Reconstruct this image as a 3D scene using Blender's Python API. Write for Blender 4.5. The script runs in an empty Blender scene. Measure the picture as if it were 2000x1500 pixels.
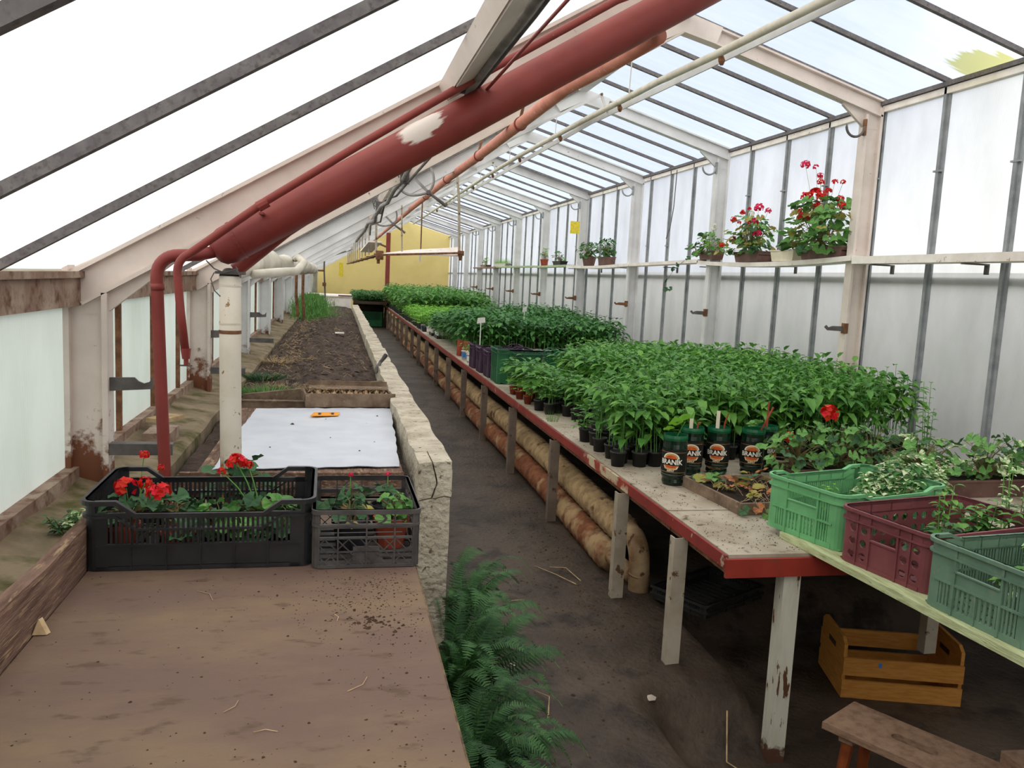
import bpy, math, random
import numpy as np
from mathutils import Vector, Matrix, noise as mn
random.seed(7)
R = random.Random(11)
S = bpy.context.scene
COL = S.collection
PI = math.pi
# ------------------------------------------------------------------ camera
cam = bpy.data.cameras.new('camera'); cob = bpy.data.objects.new('camera', cam); COL.objects.link(cob)
cam.sensor_width = 36; cam.lens = 1620 / 2000 * 36; cam.clip_start = .02; cam.clip_end = 400
_f = 1620.
yd = Vector((-340, 220, -_f)).normalized(); up = Vector((.0225, 1, 0)); up = (up - yd * up.dot(yd)).normalized(); xd = yd.cross(up)
m = Matrix((xd, yd, up)).to_4x4(); m.translation = Vector((0, 0, 1.62)); cob.matrix_world = m
S.camera = cob
# ------------------------------------------------------------------ view
S.view_settings.view_transform = 'Standard'; S.view_settings.look = 'None'
S.view_settings.gamma = 1; S.view_settings.use_curve_mapping = False
S.view_settings.exposure = 0.0
# ------------------------------------------------------------------ world: bright broken cloud with blue gaps ahead
SKY = 2.25
W = bpy.data.worlds.new('sky'); S.world = W; W.use_nodes = True
nt = W.node_tree; nt.nodes.clear()
def N(nt, t, **k):
    n = nt.nodes.new(t)
    for a, b in k.items():
        if a.startswith('i_'):
            key = a[2:]; key = int(key) if key.isdigit() else key.replace('_', ' ')
            n.inputs[key].default_value = b
        else: setattr(n, a, b)
    return n
def ramp(nt, pts, interp='LINEAR'):
    r = nt.nodes.new('ShaderNodeValToRGB'); cr = r.color_ramp; cr.interpolation = interp
    while len(cr.elements) > 1: cr.elements.remove(cr.elements[0])
    for i, (p, c) in enumerate(pts):
        e = cr.elements[0] if i == 0 else cr.elements.new(p)
        e.position = p; e.color = (c if len(c) == 4 else (*c, 1))
    return r
tc = N(nt, 'ShaderNodeTexCoord'); sep = N(nt, 'ShaderNodeSeparateXYZ'); nt.links.new(tc.outputs['Generated'], sep.inputs[0])
ns = N(nt, 'ShaderNodeTexNoise', i_Scale=2.2, i_Detail=5., i_Roughness=.55); nt.links.new(tc.outputs['Generated'], ns.inputs['Vector'])
# blue is stronger towards +Y (north, away from the sun), cloud bright on the other sides
dot = N(nt, 'ShaderNodeVectorMath', operation='DOT_PRODUCT'); dot.inputs[1].default_value = (.26, .90, .35)
nt.links.new(tc.outputs['Generated'], dot.inputs[0])
mr = N(nt, 'ShaderNodeMapRange', i_1=.84, i_2=.985); nt.links.new(dot.outputs['Value'], mr.inputs[0])
ad = N(nt, 'ShaderNodeMath', operation='MULTIPLY_ADD'); ad.inputs[1].default_value = 1.5; ad.inputs[2].default_value = -.75
nt.links.new(ns.outputs[0], ad.inputs[0])
ad2 = N(nt, 'ShaderNodeMath', operation='ADD', use_clamp=True); nt.links.new(mr.outputs[0], ad2.inputs[0]); nt.links.new(ad.outputs[0], ad2.inputs[1])
cr = ramp(nt, [(0, (1.0, .985, .96)), (.3, (.84, .88, .94)), (.75, (.30, .39, .62)), (1, (.22, .31, .57))]); nt.links.new(ad2.outputs[0], cr.inputs[0])
bg = N(nt, 'ShaderNodeBackground', i_Strength=SKY); nt.links.new(cr.outputs[0], bg.inputs[0])
wo = N(nt, 'ShaderNodeOutputWorld'); nt.links.new(bg.outputs[0], wo.inputs[0])
# hazy sun behind thin cloud, from the left
sl = bpy.data.lights.new('sun', 'SUN'); sl.energy = 1.2; sl.angle = math.radians(25); sl.color = (1, .95, .87)
so = bpy.data.objects.new('sun', sl); COL.objects.link(so); so.rotation_euler = Vector((-.75, -.45, .9)).to_track_quat('Z', 'Y').to_euler()
C = S.cycles
C.max_bounces = 10; C.diffuse_bounces = 5; C.glossy_bounces = 3; C.transmission_bounces = 8; C.transparent_max_bounces = 16
C.use_denoising = True; C.sample_clamp_indirect = 8; C.caustics_reflective = False; C.caustics_refractive = False
C.use_adaptive_sampling = True; C.adaptive_threshold = .02

# ------------------------------------------------------------------ materials
def srgb(c):
    return tuple(((v / 255) / 12.92 if v <= 10 else (((v / 255) + .055) / 1.055) ** 2.4) for v in c)
def mat(name, c, c2=None, scale=6., rough=.7, bump=0., bscale=None, lo=.4, hi=.65, spot=None, sscale=30., slo=.6, shi=.7,
        metal=0., island=0., objrand=0., transl=0., rust=None, stretch=None, spec=.3, detail=6.):
    """c mixed with c2 by noise, spots of a third colour, optional rust = (colour, z_full, z_none, bias)"""
    M = bpy.data.materials.new(name); M.use_nodes = True; nt = M.node_tree; nt.nodes.clear(); L = nt.links.new
    out = N(nt, 'ShaderNodeOutputMaterial'); b = N(nt, 'ShaderNodeBsdfPrincipled', i_Roughness=rough, i_Metallic=metal)
    b.inputs['Specular IOR Level'].default_value = spec
    g = N(nt, 'ShaderNodeNewGeometry'); v = g.outputs['Position']
    if stretch:
        mp = N(nt, 'ShaderNodeMapping'); mp.inputs['Scale'].default_value = stretch; L(v, mp.inputs[0]); v = mp.outputs[0]
    rgb = N(nt, 'ShaderNodeRGB'); rgb.outputs[0].default_value = (*srgb(c), 1); col = rgb.outputs[0]
    def mix(a, bcol, fac):
        x = N(nt, 'ShaderNodeMix', data_type='RGBA'); L(a, x.inputs[6])
        x.inputs[7].default_value = (*srgb(bcol), 1); L(fac, x.inputs[0]); return x.outputs[2]
    if c2:
        n = N(nt, 'ShaderNodeTexNoise', i_Scale=scale, i_Detail=detail, i_Roughness=.6); L(v, n.inputs['Vector'])
        r = N(nt, 'ShaderNodeMapRange', i_1=lo, i_2=hi); L(n.outputs[0], r.inputs[0]); col = mix(col, c2, r.outputs[0])
    if spot:
        n = N(nt, 'ShaderNodeTexNoise', i_Scale=sscale, i_Detail=4., i_Roughness=.6); L(v, n.inputs['Vector'])
        r = N(nt, 'ShaderNodeMapRange', i_1=slo, i_2=shi); L(n.outputs[0], r.inputs[0]); col = mix(col, spot, r.outputs[0])
    if rust:
        rc, z0, z1, bias = rust
        sp = N(nt, 'ShaderNodeSeparateXYZ'); L(g.outputs['Position'], sp.inputs[0])
        r = N(nt, 'ShaderNodeMapRange', i_1=z1, i_2=z0, i_3=-.35, i_4=.35); L(sp.outputs[2], r.inputs[0])
        n = N(nt, 'ShaderNodeTexNoise', i_Scale=14., i_Detail=7., i_Roughness=.65); L(g.outputs['Position'], n.inputs['Vector'])
        a = N(nt, 'ShaderNodeMath', operation='ADD'); L(r.outputs[0], a.inputs[0]); L(n.outputs[0], a.inputs[1])
        r2 = N(nt, 'ShaderNodeMapRange', i_1=bias, i_2=bias + .12); L(a.outputs[0], r2.inputs[0]); col = mix(col, rc, r2.outputs[0])
    if island or objrand:
        hs = N(nt, 'ShaderNodeHueSaturation')
        if island: src = g.outputs['Random Per Island']; amt = island
        else: src = N(nt, 'ShaderNodeObjectInfo').outputs['Random']; amt = objrand
        r = N(nt, 'ShaderNodeMapRange', i_3=1 - amt, i_4=1 + amt); L(src, r.inputs[0]); L(r.outputs[0], hs.inputs['Value'])
        r = N(nt, 'ShaderNodeMapRange', i_3=.5 + amt * .05, i_4=.5 - amt * .05); L(src, r.inputs[0]); L(r.outputs[0], hs.inputs['Hue'])
        L(col, hs.inputs['Color']); col = hs.outputs[0]
    L(col, b.inputs['Base Color'])
    if bump:
        n = N(nt, 'ShaderNodeTexNoise', i_Scale=bscale or scale * 4, i_Detail=5.); L(v, n.inputs['Vector'])
        bp = N(nt, 'ShaderNodeBump', i_Strength=bump, i_Distance=.02); L(n.outputs[0], bp.inputs['Height']); L(bp.outputs[0], b.inputs['Normal'])
    if transl:
        t = N(nt, 'ShaderNodeBsdfTranslucent'); L(col, t.inputs[0]); mx = N(nt, 'ShaderNodeMixShader', i_0=transl)
        L(b.outputs[0], mx.inputs[1]); L(t.outputs[0], mx.inputs[2]); L(mx.outputs[0], out.inputs[0])
    else: L(b.outputs[0], out.inputs[0])
    return M
def poly_mat(name, tint, clear, dirt, line_axis, algae=None):
    """multiwall polycarbonate: part clear, part milky, fine vertical cell lines, streaky dirt"""
    M = bpy.data.materials.new(name); M.use_nodes = True; nt = M.node_tree; nt.nodes.clear(); L = nt.links.new
    out = N(nt, 'ShaderNodeOutputMaterial'); g = N(nt, 'ShaderNodeNewGeometry'); v = g.outputs['Position']
    tr = N(nt, 'ShaderNodeBsdfTransparent'); tl = N(nt, 'ShaderNodeBsdfTranslucent'); di = N(nt, 'ShaderNodeBsdfDiffuse'); gl = N(nt, 'ShaderNodeBsdfGlossy', i_Roughness=.25)
    mp = N(nt, 'ShaderNodeMapping'); mp.inputs['Scale'].default_value = (.9, 5., .9) if line_axis == 'roof' else (1, 1.1, .5); L(v, mp.inputs[0])
    n = N(nt, 'ShaderNodeTexNoise', i_Scale=2.2, i_Detail=6., i_Roughness=.6); L(mp.outputs[0], n.inputs['Vector'])
    wv = N(nt, 'ShaderNodeTexWave', wave_type='BANDS', bands_direction='Y', i_Scale=30.); wv.inputs['Distortion'].default_value = .3; L(v, wv.inputs['Vector'])
    r = N(nt, 'ShaderNodeMapRange', i_1=.35, i_2=.75); L(n.outputs[0], r.inputs[0])
    mx = N(nt, 'ShaderNodeMix', data_type='RGBA'); L(r.outputs[0], mx.inputs[0]); mx.inputs[6].default_value = (*srgb(tint), 1); mx.inputs[7].default_value = (*srgb(dirt), 1)
    wr = N(nt, 'ShaderNodeMapRange', i_3=.88, i_4=1.); L(wv.outputs['Fac'], wr.inputs[0])
    ml = N(nt, 'ShaderNodeMix', data_type='RGBA', blend_type='MULTIPLY'); ml.inputs[0].default_value = 1; L(mx.outputs[2], ml.inputs[6]); L(wr.outputs[0], ml.inputs[7])
    col = ml.outputs[2]
    if algae:
        (ax, ay, az), rad = algae
        vm = N(nt, 'ShaderNodeVectorMath', operation='DISTANCE'); L(v, vm.inputs[0]); vm.inputs[1].default_value = (ax, ay, az)
        r3 = N(nt, 'ShaderNodeMapRange', i_1=rad, i_2=rad * .3, i_3=-.3, i_4=.5); L(vm.outputs['Value'], r3.inputs[0])
        mp2 = N(nt, 'ShaderNodeMapping'); mp2.inputs['Scale'].default_value = (2, 14, 2); L(v, mp2.inputs[0])
        n2 = N(nt, 'ShaderNodeTexNoise', i_Scale=1.5, i_Detail=3.); L(mp2.outputs[0], n2.inputs['Vector'])
        a = N(nt, 'ShaderNodeMath', operation='ADD'); L(r3.outputs[0], a.inputs[0]); L(n2.outputs[0], a.inputs[1])
        r4 = N(nt, 'ShaderNodeMapRange', i_1=.62, i_2=.8); L(a.outputs[0], r4.inputs[0])
        mg = N(nt, 'ShaderNodeMix', data_type='RGBA'); L(r4.outputs[0], mg.inputs[0]); L(col, mg.inputs[6]); mg.inputs[7].default_value = (*srgb((196, 192, 128)), 1); col = mg.outputs[2]
    for s in (tr, tl, di): L(col, s.inputs[0])
    m1 = N(nt, 'ShaderNodeMixShader', i_0=.22); L(tl.outputs[0], m1.inputs[1]); L(di.outputs[0], m1.inputs[2])
    m2 = N(nt, 'ShaderNodeMixShader', i_0=clear); L(m1.outputs[0], m2.inputs[1]); L(tr.outputs[0], m2.inputs[2])
    m3 = N(nt, 'ShaderNodeMixShader', i_0=.05); L(m2.outputs[0], m3.inputs[1]); L(gl.outputs[0], m3.inputs[2]); L(m3.outputs[0], out.inputs[0])
    return M
M_roofL = poly_mat('polycarbonate_roof_left', (250, 250, 248), .30, (236, 236, 226), 'roof')
M_roofR = poly_mat('polycarbonate_roof_right', (250, 250, 252), .62, (240, 241, 240), 'roof', ((4.05, 4.85, 3.14), .36))
M_wallL = poly_mat('polycarbonate_wall_left', (208, 215, 211), .12, (186, 194, 186), 'wall')
M_wallR = poly_mat('polycarbonate_wall_right', (252, 251, 248), .24, (226, 226, 222), 'wall')
M_clear = bpy.data.materials.new('clear_skin'); M_clear.use_nodes = True; _n = M_clear.node_tree; _n.nodes.clear()
_t = N(_n, 'ShaderNodeBsdfTransparent'); _t.inputs[0].default_value = (.97, .97, .97, 1); _o = N(_n, 'ShaderNodeOutputMaterial'); _n.links.new(_t.outputs[0], _o.inputs[0])
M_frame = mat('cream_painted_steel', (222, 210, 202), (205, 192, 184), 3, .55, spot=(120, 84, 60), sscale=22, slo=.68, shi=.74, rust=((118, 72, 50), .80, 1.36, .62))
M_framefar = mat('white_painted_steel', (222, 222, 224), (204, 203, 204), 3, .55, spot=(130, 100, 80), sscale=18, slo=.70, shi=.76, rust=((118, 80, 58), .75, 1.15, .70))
M_barR = mat('galvanised_bar', (150, 154, 157), (124, 128, 132), 8, .6, metal=0.)
M_barroof = mat('dirty_bar', (104, 99, 102), (122, 118, 117), 16, .7, spot=(84, 79, 78), sscale=60, slo=.5, shi=.7)
M_rustbeam = mat('rusty_eave_beam', (138, 112, 98), (168, 150, 134), 7, .8, spot=(104, 72, 56), sscale=12, slo=.5, shi=.66, bump=.3, bscale=50)
M_red = mat('dark_red_pipe_paint', (138, 56, 50), (124, 48, 44), 5, .5, spot=(168, 104, 92), sscale=60, slo=.72, shi=.76, spec=.4)
M_redbench = mat('bench_edge_red', (142, 52, 46), (122, 44, 40), 6, .6, spot=(176, 158, 138), sscale=10, slo=.64, shi=.68)
M_salmon = mat('salmon_pipe_paint', (206, 136, 116), (190, 118, 98), 9, .6, spot=(222, 190, 172), sscale=30, slo=.62, shi=.72)
M_cream = mat('cream_pipe_paint', (214, 208, 196), (196, 188, 172), 8, .6, spot=(150, 110, 80), sscale=25, slo=.70, shi=.75)
M_column = mat('column_paint', (228, 220, 208), (214, 204, 186), 5, .6, spot=(150, 120, 80), sscale=45, slo=.66, shi=.70, rust=((156, 104, 62), .86, 1.12, .70))
M_rust = mat('rusty_steel', (104, 70, 50), (140, 100, 72), 20, .85, bump=.3)
M_darksteel = mat('dark_steel', (84, 80, 80), (110, 104, 102), 12, .6)
M_gray = mat('grey_cable', (146, 144, 142), (110, 108, 106), 12, .7)
M_yellow = mat('yellow_plaster', (226, 206, 138), (218, 198, 128), 1.2, .9, spot=(204, 180, 112), sscale=5, slo=.66, shi=.8)
M_concrete = mat('old_concrete', (168, 158, 138), (120, 112, 94), 5, .95, bump=.6, bscale=26, spot=(92, 82, 66), sscale=9, slo=.56, shi=.7)
M_bedwall = mat('weathered_bed_wall', (206, 196, 178), (168, 156, 138), 7, .95, bump=.8, bscale=40, spot=(104, 92, 74), sscale=30, slo=.60, shi=.68)
M_floor = mat('damp_concrete_floor', (84, 71, 60), (54, 43, 34), 1.6, .62, lo=.38, hi=.62, bump=.5, bscale=30, spot=(44, 34, 28), sscale=5, slo=.52, shi=.66, spec=.35)
M_soil = mat('bed_soil', (90, 76, 69), (58, 47, 42), 9, 1., bump=1., bscale=60, spot=(112, 94, 74), sscale=22, slo=.58, shi=.68)
M_straw = mat('dry_straw', (190, 166, 128), (150, 124, 90), 20, .9, island=.3)
M_ledge = mat('mossy_ledge', (146, 130, 108), (108, 96, 74), 4, .95, bump=.5, bscale=30, spot=(84, 80, 44), sscale=5, slo=.52, shi=.66)
M_table = mat('brown_table_board', (110, 88, 78), (126, 105, 83), 1.6, .72, lo=.42, hi=.62, spot=(92, 72, 58), sscale=12, slo=.58, shi=.70, bump=.12, bscale=90, stretch=(1, 2.2, 1))
M_plank = mat('weathered_plank', (132, 104, 90), (92, 68, 56), 9, .85, bump=.4, stretch=(4, .7, 9), spot=(160, 134, 106), sscale=14, slo=.56, shi=.64)
M_bench = mat('grey_bench_board', (176, 166, 150), (150, 138, 120), 4, .85, spot=(92, 78, 62), sscale=16, slo=.60, shi=.70, bump=.2)
M_legfar = mat('far_leg_shaded', (128, 114, 102), (108, 94, 84), 6, .75, spot=(84, 62, 48), sscale=14, slo=.6, shi=.66)  # far legs: shade on their side-lit faces put into the colour
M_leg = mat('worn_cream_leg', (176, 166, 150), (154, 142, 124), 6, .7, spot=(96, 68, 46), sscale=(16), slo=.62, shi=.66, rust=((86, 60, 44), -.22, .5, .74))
M_lgplank = mat('pale_green_plank', (196, 206, 160), (168, 172, 128), 8, .85, bump=.3, stretch=(9, 1, 9), spot=(134, 128, 94), sscale=12, slo=.6, shi=.7)
M_shelf = mat('white_shelf_paint', (242, 236, 230), (226, 216, 208), 6, .7, spot=(150, 120, 100), sscale=20, slo=.66, shi=.7)
M_shelfgreen = mat('pale_green_shelf', (182, 196, 160), (160, 172, 138), 6, .7)
M_tan = mat('tan_pipe_wrap', (176, 150, 112), (136, 112, 80), 14, .95, spot=(88, 58, 38), sscale=5, slo=.6, shi=.68)
M_brownwrap = mat('rusty_pipe_wrap', (136, 86, 58), (98, 58, 40), 10, .95, spot=(168, 142, 106), sscale=3.5, slo=.5, shi=.62)
M_elbow = mat('worn_elbow_paint', (176, 152, 118), (130, 98, 68), 7, .7, spot=(84, 58, 42), sscale=16, slo=.58, shi=.64)
M_black = mat('black_plastic', (34, 34, 36), (46, 45, 46), 9, .5, spec=.45)
M_crateback = mat('black_crate_plastic', (26, 26, 29), (40, 40, 44), 14, .42, spec=.5)
M_grayp = mat('grey_crate_plastic', (70, 66, 66), (90, 86, 84), 14, .55)
M_lgreen = mat('light_green_plastic', (112, 176, 122), (98, 160, 108), 7, .5, spot=(128, 146, 100), sscale=10, slo=.66, shi=.78)
M_maroon = mat('maroon_plastic', (124, 68, 72), (110, 58, 62), 8, .55, spot=(140, 86, 84), sscale=24, slo=.66, shi=.76)
M_dgreen = mat('dusty_green_plastic', (104, 132, 112), (88, 116, 98), 8, .6, spot=(128, 138, 118), sscale=14, slo=.6, shi=.76)
M_mgreen = mat('dark_green_plastic', (38, 98, 62), (30, 84, 52), 8, .5)
M_purple = mat('purple_plastic', (66, 44, 66), (52, 36, 54), 8, .55)
M_terra = mat('terracotta_plastic', (156, 72, 50), (136, 60, 42), 10, .6)
M_whitecup = mat('white_plastic_cup', (224, 222, 218), (204, 202, 198), 10, .45)
M_bluecup = mat('blue_print', (60, 110, 176), (90, 140, 196), 30, .5)
M_redprint = mat('red_print', (196, 60, 76), (214, 96, 100), 30, .5)
M_potsoil = mat('potting_soil', (48, 36, 28), (30, 22, 18), 40, 1., bump=.5)
M_brownpot = mat('brown_plastic_planter', (112, 84, 76), (92, 66, 60), 8, .6, spot=(140, 112, 100), sscale=20, slo=.62, shi=.74)
M_creampot = mat('cream_planter', (226, 218, 196), (208, 198, 174), 8, .6)
M_darkpot = mat('dark_planter', (48, 46, 52), (36, 35, 40), 8, .5)
M_sheet = mat('white_fleece_sheet', (208, 212, 222), (196, 200, 212), 4, .8, spot=(120, 116, 116), sscale=16, slo=.74, shi=.78)
M_orange = mat('orange_tag', (240, 160, 50), rough=.6)
M_ink = mat('dark_ink', (70, 48, 36), rough=.7)
M_yelltrap = mat('yellow_sticky_trap', (236, 214, 70), (210, 186, 60), 30, .5)
M_orwood = mat('orange_crate_wood', (196, 138, 66), (176, 116, 50), 10, .6, stretch=(1.2, 1.2, 9), bump=.1)
M_stool = mat('worn_stool_wood', (146, 118, 98), (116, 90, 72), 9, .7, stretch=(3, 3, 9), bump=.15)
M_stoolleg = mat('varnished_leg', (142, 74, 38), (112, 54, 28), 12, .4)
M_bottle = mat('dark_green_bottle', (10, 28, 20), (16, 40, 28), 6, .15, spec=.6)
M_bottlerim = mat('green_bottle_rim', (24, 104, 66), (30, 120, 76), 9, .2, transl=.4, spec=.7)
M_lblack = mat('label_black', (22, 24, 22), rough=.4)
M_lwhite = mat('label_white', (232, 226, 214), rough=.5)
M_lred = mat('label_red', (186, 70, 34), (206, 100, 50), 60, .5)
M_lgold = mat('label_gold', (206, 160, 96), (180, 120, 66), 60, .5)
M_graywood = mat('grey_tray_wood', (134, 114, 96), (100, 82, 68), 10, .85, bump=.3, spot=(160, 140, 118), sscale=18, slo=.6, shi=.7)
M_pepper = mat('pepper_leaf', (104, 158, 66), (72, 128, 54), 5, .45, island=.28, transl=.28, spec=.4)
M_pepperdk = mat('pepper_leaf_deep', (78, 136, 64), (58, 110, 56), 5, .45, island=.28, transl=.22, spec=.4)
M_lime = mat('lime_leaf', (138, 196, 66), (108, 172, 56), 5, .5, island=.25, transl=.3)
M_stem = mat('green_stem', (104, 156, 70), (80, 130, 56), 8, .6)
M_ger = mat('geranium_leaf', (110, 160, 82), (84, 134, 70), 20, .55, island=.2, objrand=0, transl=.22)
M_gerdk = mat('geranium_leaf_dark', (70, 108, 70), (50, 84, 56), 12, .6, island=.25, transl=.15)
M_gery = mat('yellowing_leaf', (158, 164, 84), (170, 134, 74), 16, .6, transl=.25)
M_vari = mat('variegated_leaf', (222, 228, 190), (124, 166, 100), 45, .55, lo=.46, hi=.54, island=.12, transl=.22)
M_dry = mat('withered_leaf', (176, 116, 76), (140, 92, 60), 20, .8, island=.2)
M_fern = mat('fern_leaf', (56, 98, 50), (36, 72, 38), 6, .6, island=.3, transl=.15)
M_flred = mat('scarlet_petal', (222, 34, 24), (196, 20, 20), 30, .5, island=.15, transl=.25)
M_flpink = mat('pink_petal', (222, 40, 90), (200, 30, 70), 30, .5, island=.15, transl=.25)
M_flwhite = mat('white_petal', (236, 236, 226), (214, 220, 196), 30, .6, transl=.25)
M_woody = mat('woody_stem', (128, 98, 70), (96, 112, 62), 12, .8)
M_outground = mat('outside_ground', (120, 126, 108), (98, 110, 84), .8, 1.)
M_shadeblock = mat('outside_shade_block', (122, 126, 124), (106, 112, 108), 1.5, .9)  # for the added light-blocking boxes outside, kept dark to grey the panels
M_stone = mat('pale_stone', (180, 168, 156), (150, 136, 124), 20, .9)
M_dirt = mat('dirt_crumb', (78, 58, 44), (56, 42, 32), 30, 1.)

# ------------------------------------------------------------------ mesh helpers
class MB:
    def __init__(s): s.v = []; s.f = []; s.m = []
    def add(s, vs, fs, mi=0):
        o = len(s.v); s.v += [tuple(p) for p in vs]; s.f += [tuple(i + o for i in f) for f in fs]; s.m += [mi] * len(fs); return s
    def box(s, x0, x1, y0, y1, z0, z1, mi=0, M=None):
        vs = [Vector((x, y, z)) for x in (x0, x1) for y in (y0, y1) for z in (z0, z1)]
        if M is not None: vs = [M @ p for p in vs]
        return s.add(vs, [(0, 1, 3, 2), (4, 6, 7, 5), (0, 4, 5, 1), (2, 3, 7, 6), (0, 2, 6, 4), (1, 5, 7, 3)], mi)
    def beam(s, a, b, w, h, up=(0, 0, 1), mi=0, off=0.):
        """rectangular bar from a to b, w across, h along up (shifted by off along up)"""
        a = Vector(a); b = Vector(b); d = (b - a).normalized(); u = Vector(up); u = (u - d * u.dot(d)).normalized(); r = d.cross(u)
        vs = []
        for p in (a, b):
            for i, j in ((-1, -1), (1, -1), (1, 1), (-1, 1)): vs.append(p + r * (w / 2 * i) + u * (h / 2 * j + off))
        return s.add(vs, [(3, 2, 1, 0), (4, 5, 6, 7), (0, 1, 5, 4), (1, 2, 6, 5), (2, 3, 7, 6), (3, 0, 4, 7)], mi)
    def tube(s, pts, rad, n=8, mi=0, cap=True, rf=None):
        pts = [Vector(p) for p in pts]; k = len(pts); o = len(s.v); prev = None
        rr = rad if isinstance(rad, (list, tuple)) else [rad] * k
        for i, p in enumerate(pts):
            d = (pts[min(i + 1, k - 1)] - pts[max(i - 1, 0)]).normalized()
            if prev is None: a = Vector((0, 0, 1)) if abs(d.z) < .9 else Vector((1, 0, 0)); u = (a - d * a.dot(d)).normalized()
            else: u = (prev - d * prev.dot(d)).normalized()
            prev = u; w = d.cross(u)
            for j in range(n):
                t = 2 * PI * j / n; r_ = rr[i] * (rf(i, j) if rf else 1)
                s.v.append(tuple(p + (u * math.cos(t) + w * math.sin(t)) * r_))
        for i in range(k - 1):
            for j in range(n):
                a = o + i * n + j; b = o + i * n + (j + 1) % n
                s.f.append((a, b, b + n, a + n)); s.m.append(mi)
        if cap:
            s.f.append(tuple(o + j for j in reversed(range(n)))); s.m.append(mi)
            s.f.append(tuple(o + (k - 1) * n + j for j in range(n))); s.m.append(mi)
        return s
    def lathe(s, prof, n=14, c=(0, 0, 0), mi=0, cap0=True, cap1=False):
        o = len(s.v)
        for r, z in prof:
            for j in range(n): t = 2 * PI * j / n; s.v.append((c[0] + r * math.cos(t), c[1] + r * math.sin(t), c[2] + z))
        for i in range(len(prof) - 1):
            for j in range(n):
                a = o + i * n + j; b = o + i * n + (j + 1) % n; s.f.append((a, b, b + n, a + n)); s.m.append(mi)
        if cap0: s.f.append(tuple(o + j for j in reversed(range(n)))); s.m.append(mi)
        if cap1: s.f.append(tuple(o + (len(prof) - 1) * n + j for j in range(n))); s.m.append(mi)
        return s
    def prism(s, poly, d, mi=0):
        """closed polygon (list of 3D points) extruded by vector d"""
        n = len(poly); d = Vector(d); o = len(s.v)
        s.v += [tuple(Vector(p)) for p in poly] + [tuple(Vector(p) + d) for p in poly]
        s.f.append(tuple(o + i for i in reversed(range(n)))); s.f.append(tuple(o + n + i for i in range(n))); s.m += [mi, mi]
        for i in range(n): j = (i + 1) % n; s.f.append((o + i, o + j, o + n + j, o + n + i)); s.m.append(mi)
        return s
    def grid(s, x0, x1, y0, y1, nx, ny, fz, mi=0):
        o = len(s.v)
        for i in range(nx + 1):
            for j in range(ny + 1):
                x = x0 + (x1 - x0) * i / nx; y = y0 + (y1 - y0) * j / ny; s.v.append((x, y, fz(x, y)))
        for i in range(nx):
            for j in range(ny):
                a = o + i * (ny + 1) + j; s.f.append((a, a + ny + 1, a + ny + 2, a + 1)); s.m.append(mi)
        return s
    def merge(s, other, M=None):
        vs = [M @ Vector(p) for p in other.v] if M is not None else other.v
        o = len(s.v); s.v += [tuple(p) for p in vs]; s.f += [tuple(i + o for i in f) for f in other.f]; s.m += other.m; return s
WORLD = {}
def tag(o, label=None, cat=None, group=None, kind=None):
    if label: o['label'] = label
    if cat: o['category'] = cat
    if group: o['group'] = group
    if kind: o['kind'] = kind
    return o
def mesh(name, mb, mats, smooth=False, off=(0, 0, 0)):
    me = bpy.data.meshes.new(name)
    v = mb.v if off == (0, 0, 0) else [(p[0] - off[0], p[1] - off[1], p[2] - off[2]) for p in mb.v]
    me.from_pydata(v, [], mb.f)
    for m_ in (mats if isinstance(mats, (list, tuple)) else [mats]): me.materials.append(m_)
    if isinstance(mats, (list, tuple)) and len(mats) > 1: me.polygons.foreach_set('material_index', mb.m)
    if smooth: me.polygons.foreach_set('use_smooth', [True] * len(me.polygons))
    me.update(); return me
def O(name, mb, mats, parent=None, label=None, cat=None, group=None, kind=None, smooth=False, base=None):
    """ONE object from a mesh builder in world coordinates, origin at the parent's base or at its own"""
    if parent is not None: off = WORLD[parent.name]
    elif base is not None: off = tuple(base)
    else:
        xs = [p[0] for p in mb.v]; ys = [p[1] for p in mb.v]; zs = [p[2] for p in mb.v]
        off = ((min(xs) + max(xs)) / 2, (min(ys) + max(ys)) / 2, min(zs))
    ob = bpy.data.objects.new(name, mesh(name, mb, mats, smooth, tuple(off))); COL.objects.link(ob)
    if parent is not None: ob.parent = parent
    else: ob.location = off
    WORLD[ob.name] = tuple(off)
    return tag(ob, label, cat, group, kind)
def E(name, loc=(0, 0, 0), label=None, cat=None, group=None, kind=None):
    o = bpy.data.objects.new(name, None); COL.objects.link(o); o.location = loc; o.empty_display_size = .05; WORLD[o.name] = tuple(loc)
    return tag(o, label, cat, group, kind)
def inst(name, me, loc=(0, 0, 0), rot=(0, 0, 0), scale=1., parent=None):
    o = bpy.data.objects.new(name, me); COL.objects.link(o); o.location = loc; o.rotation_euler = rot
    o.scale = scale if isinstance(scale, (tuple, list)) else (scale,) * 3
    if parent is not None: o.parent = parent
    return o
KIDS = {}
def copy_tree(o, parent=None):
    c = o.copy(); COL.objects.link(c)
    if parent is not None: c.parent = parent
    for ch in list(o.children): copy_tree(ch, c)
    return c
def place(proto, first, loc, rz=0., scale=1., label=None, group=None):
    """first use moves the prototype itself, later uses copy it with its parts"""
    o = proto if first else copy_tree(proto)
    o.location = loc; o.rotation_euler = (0, 0, rz); o.scale = (scale,) * 3
    if label: o['label'] = label
    if group: o['group'] = group
    return o

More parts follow.
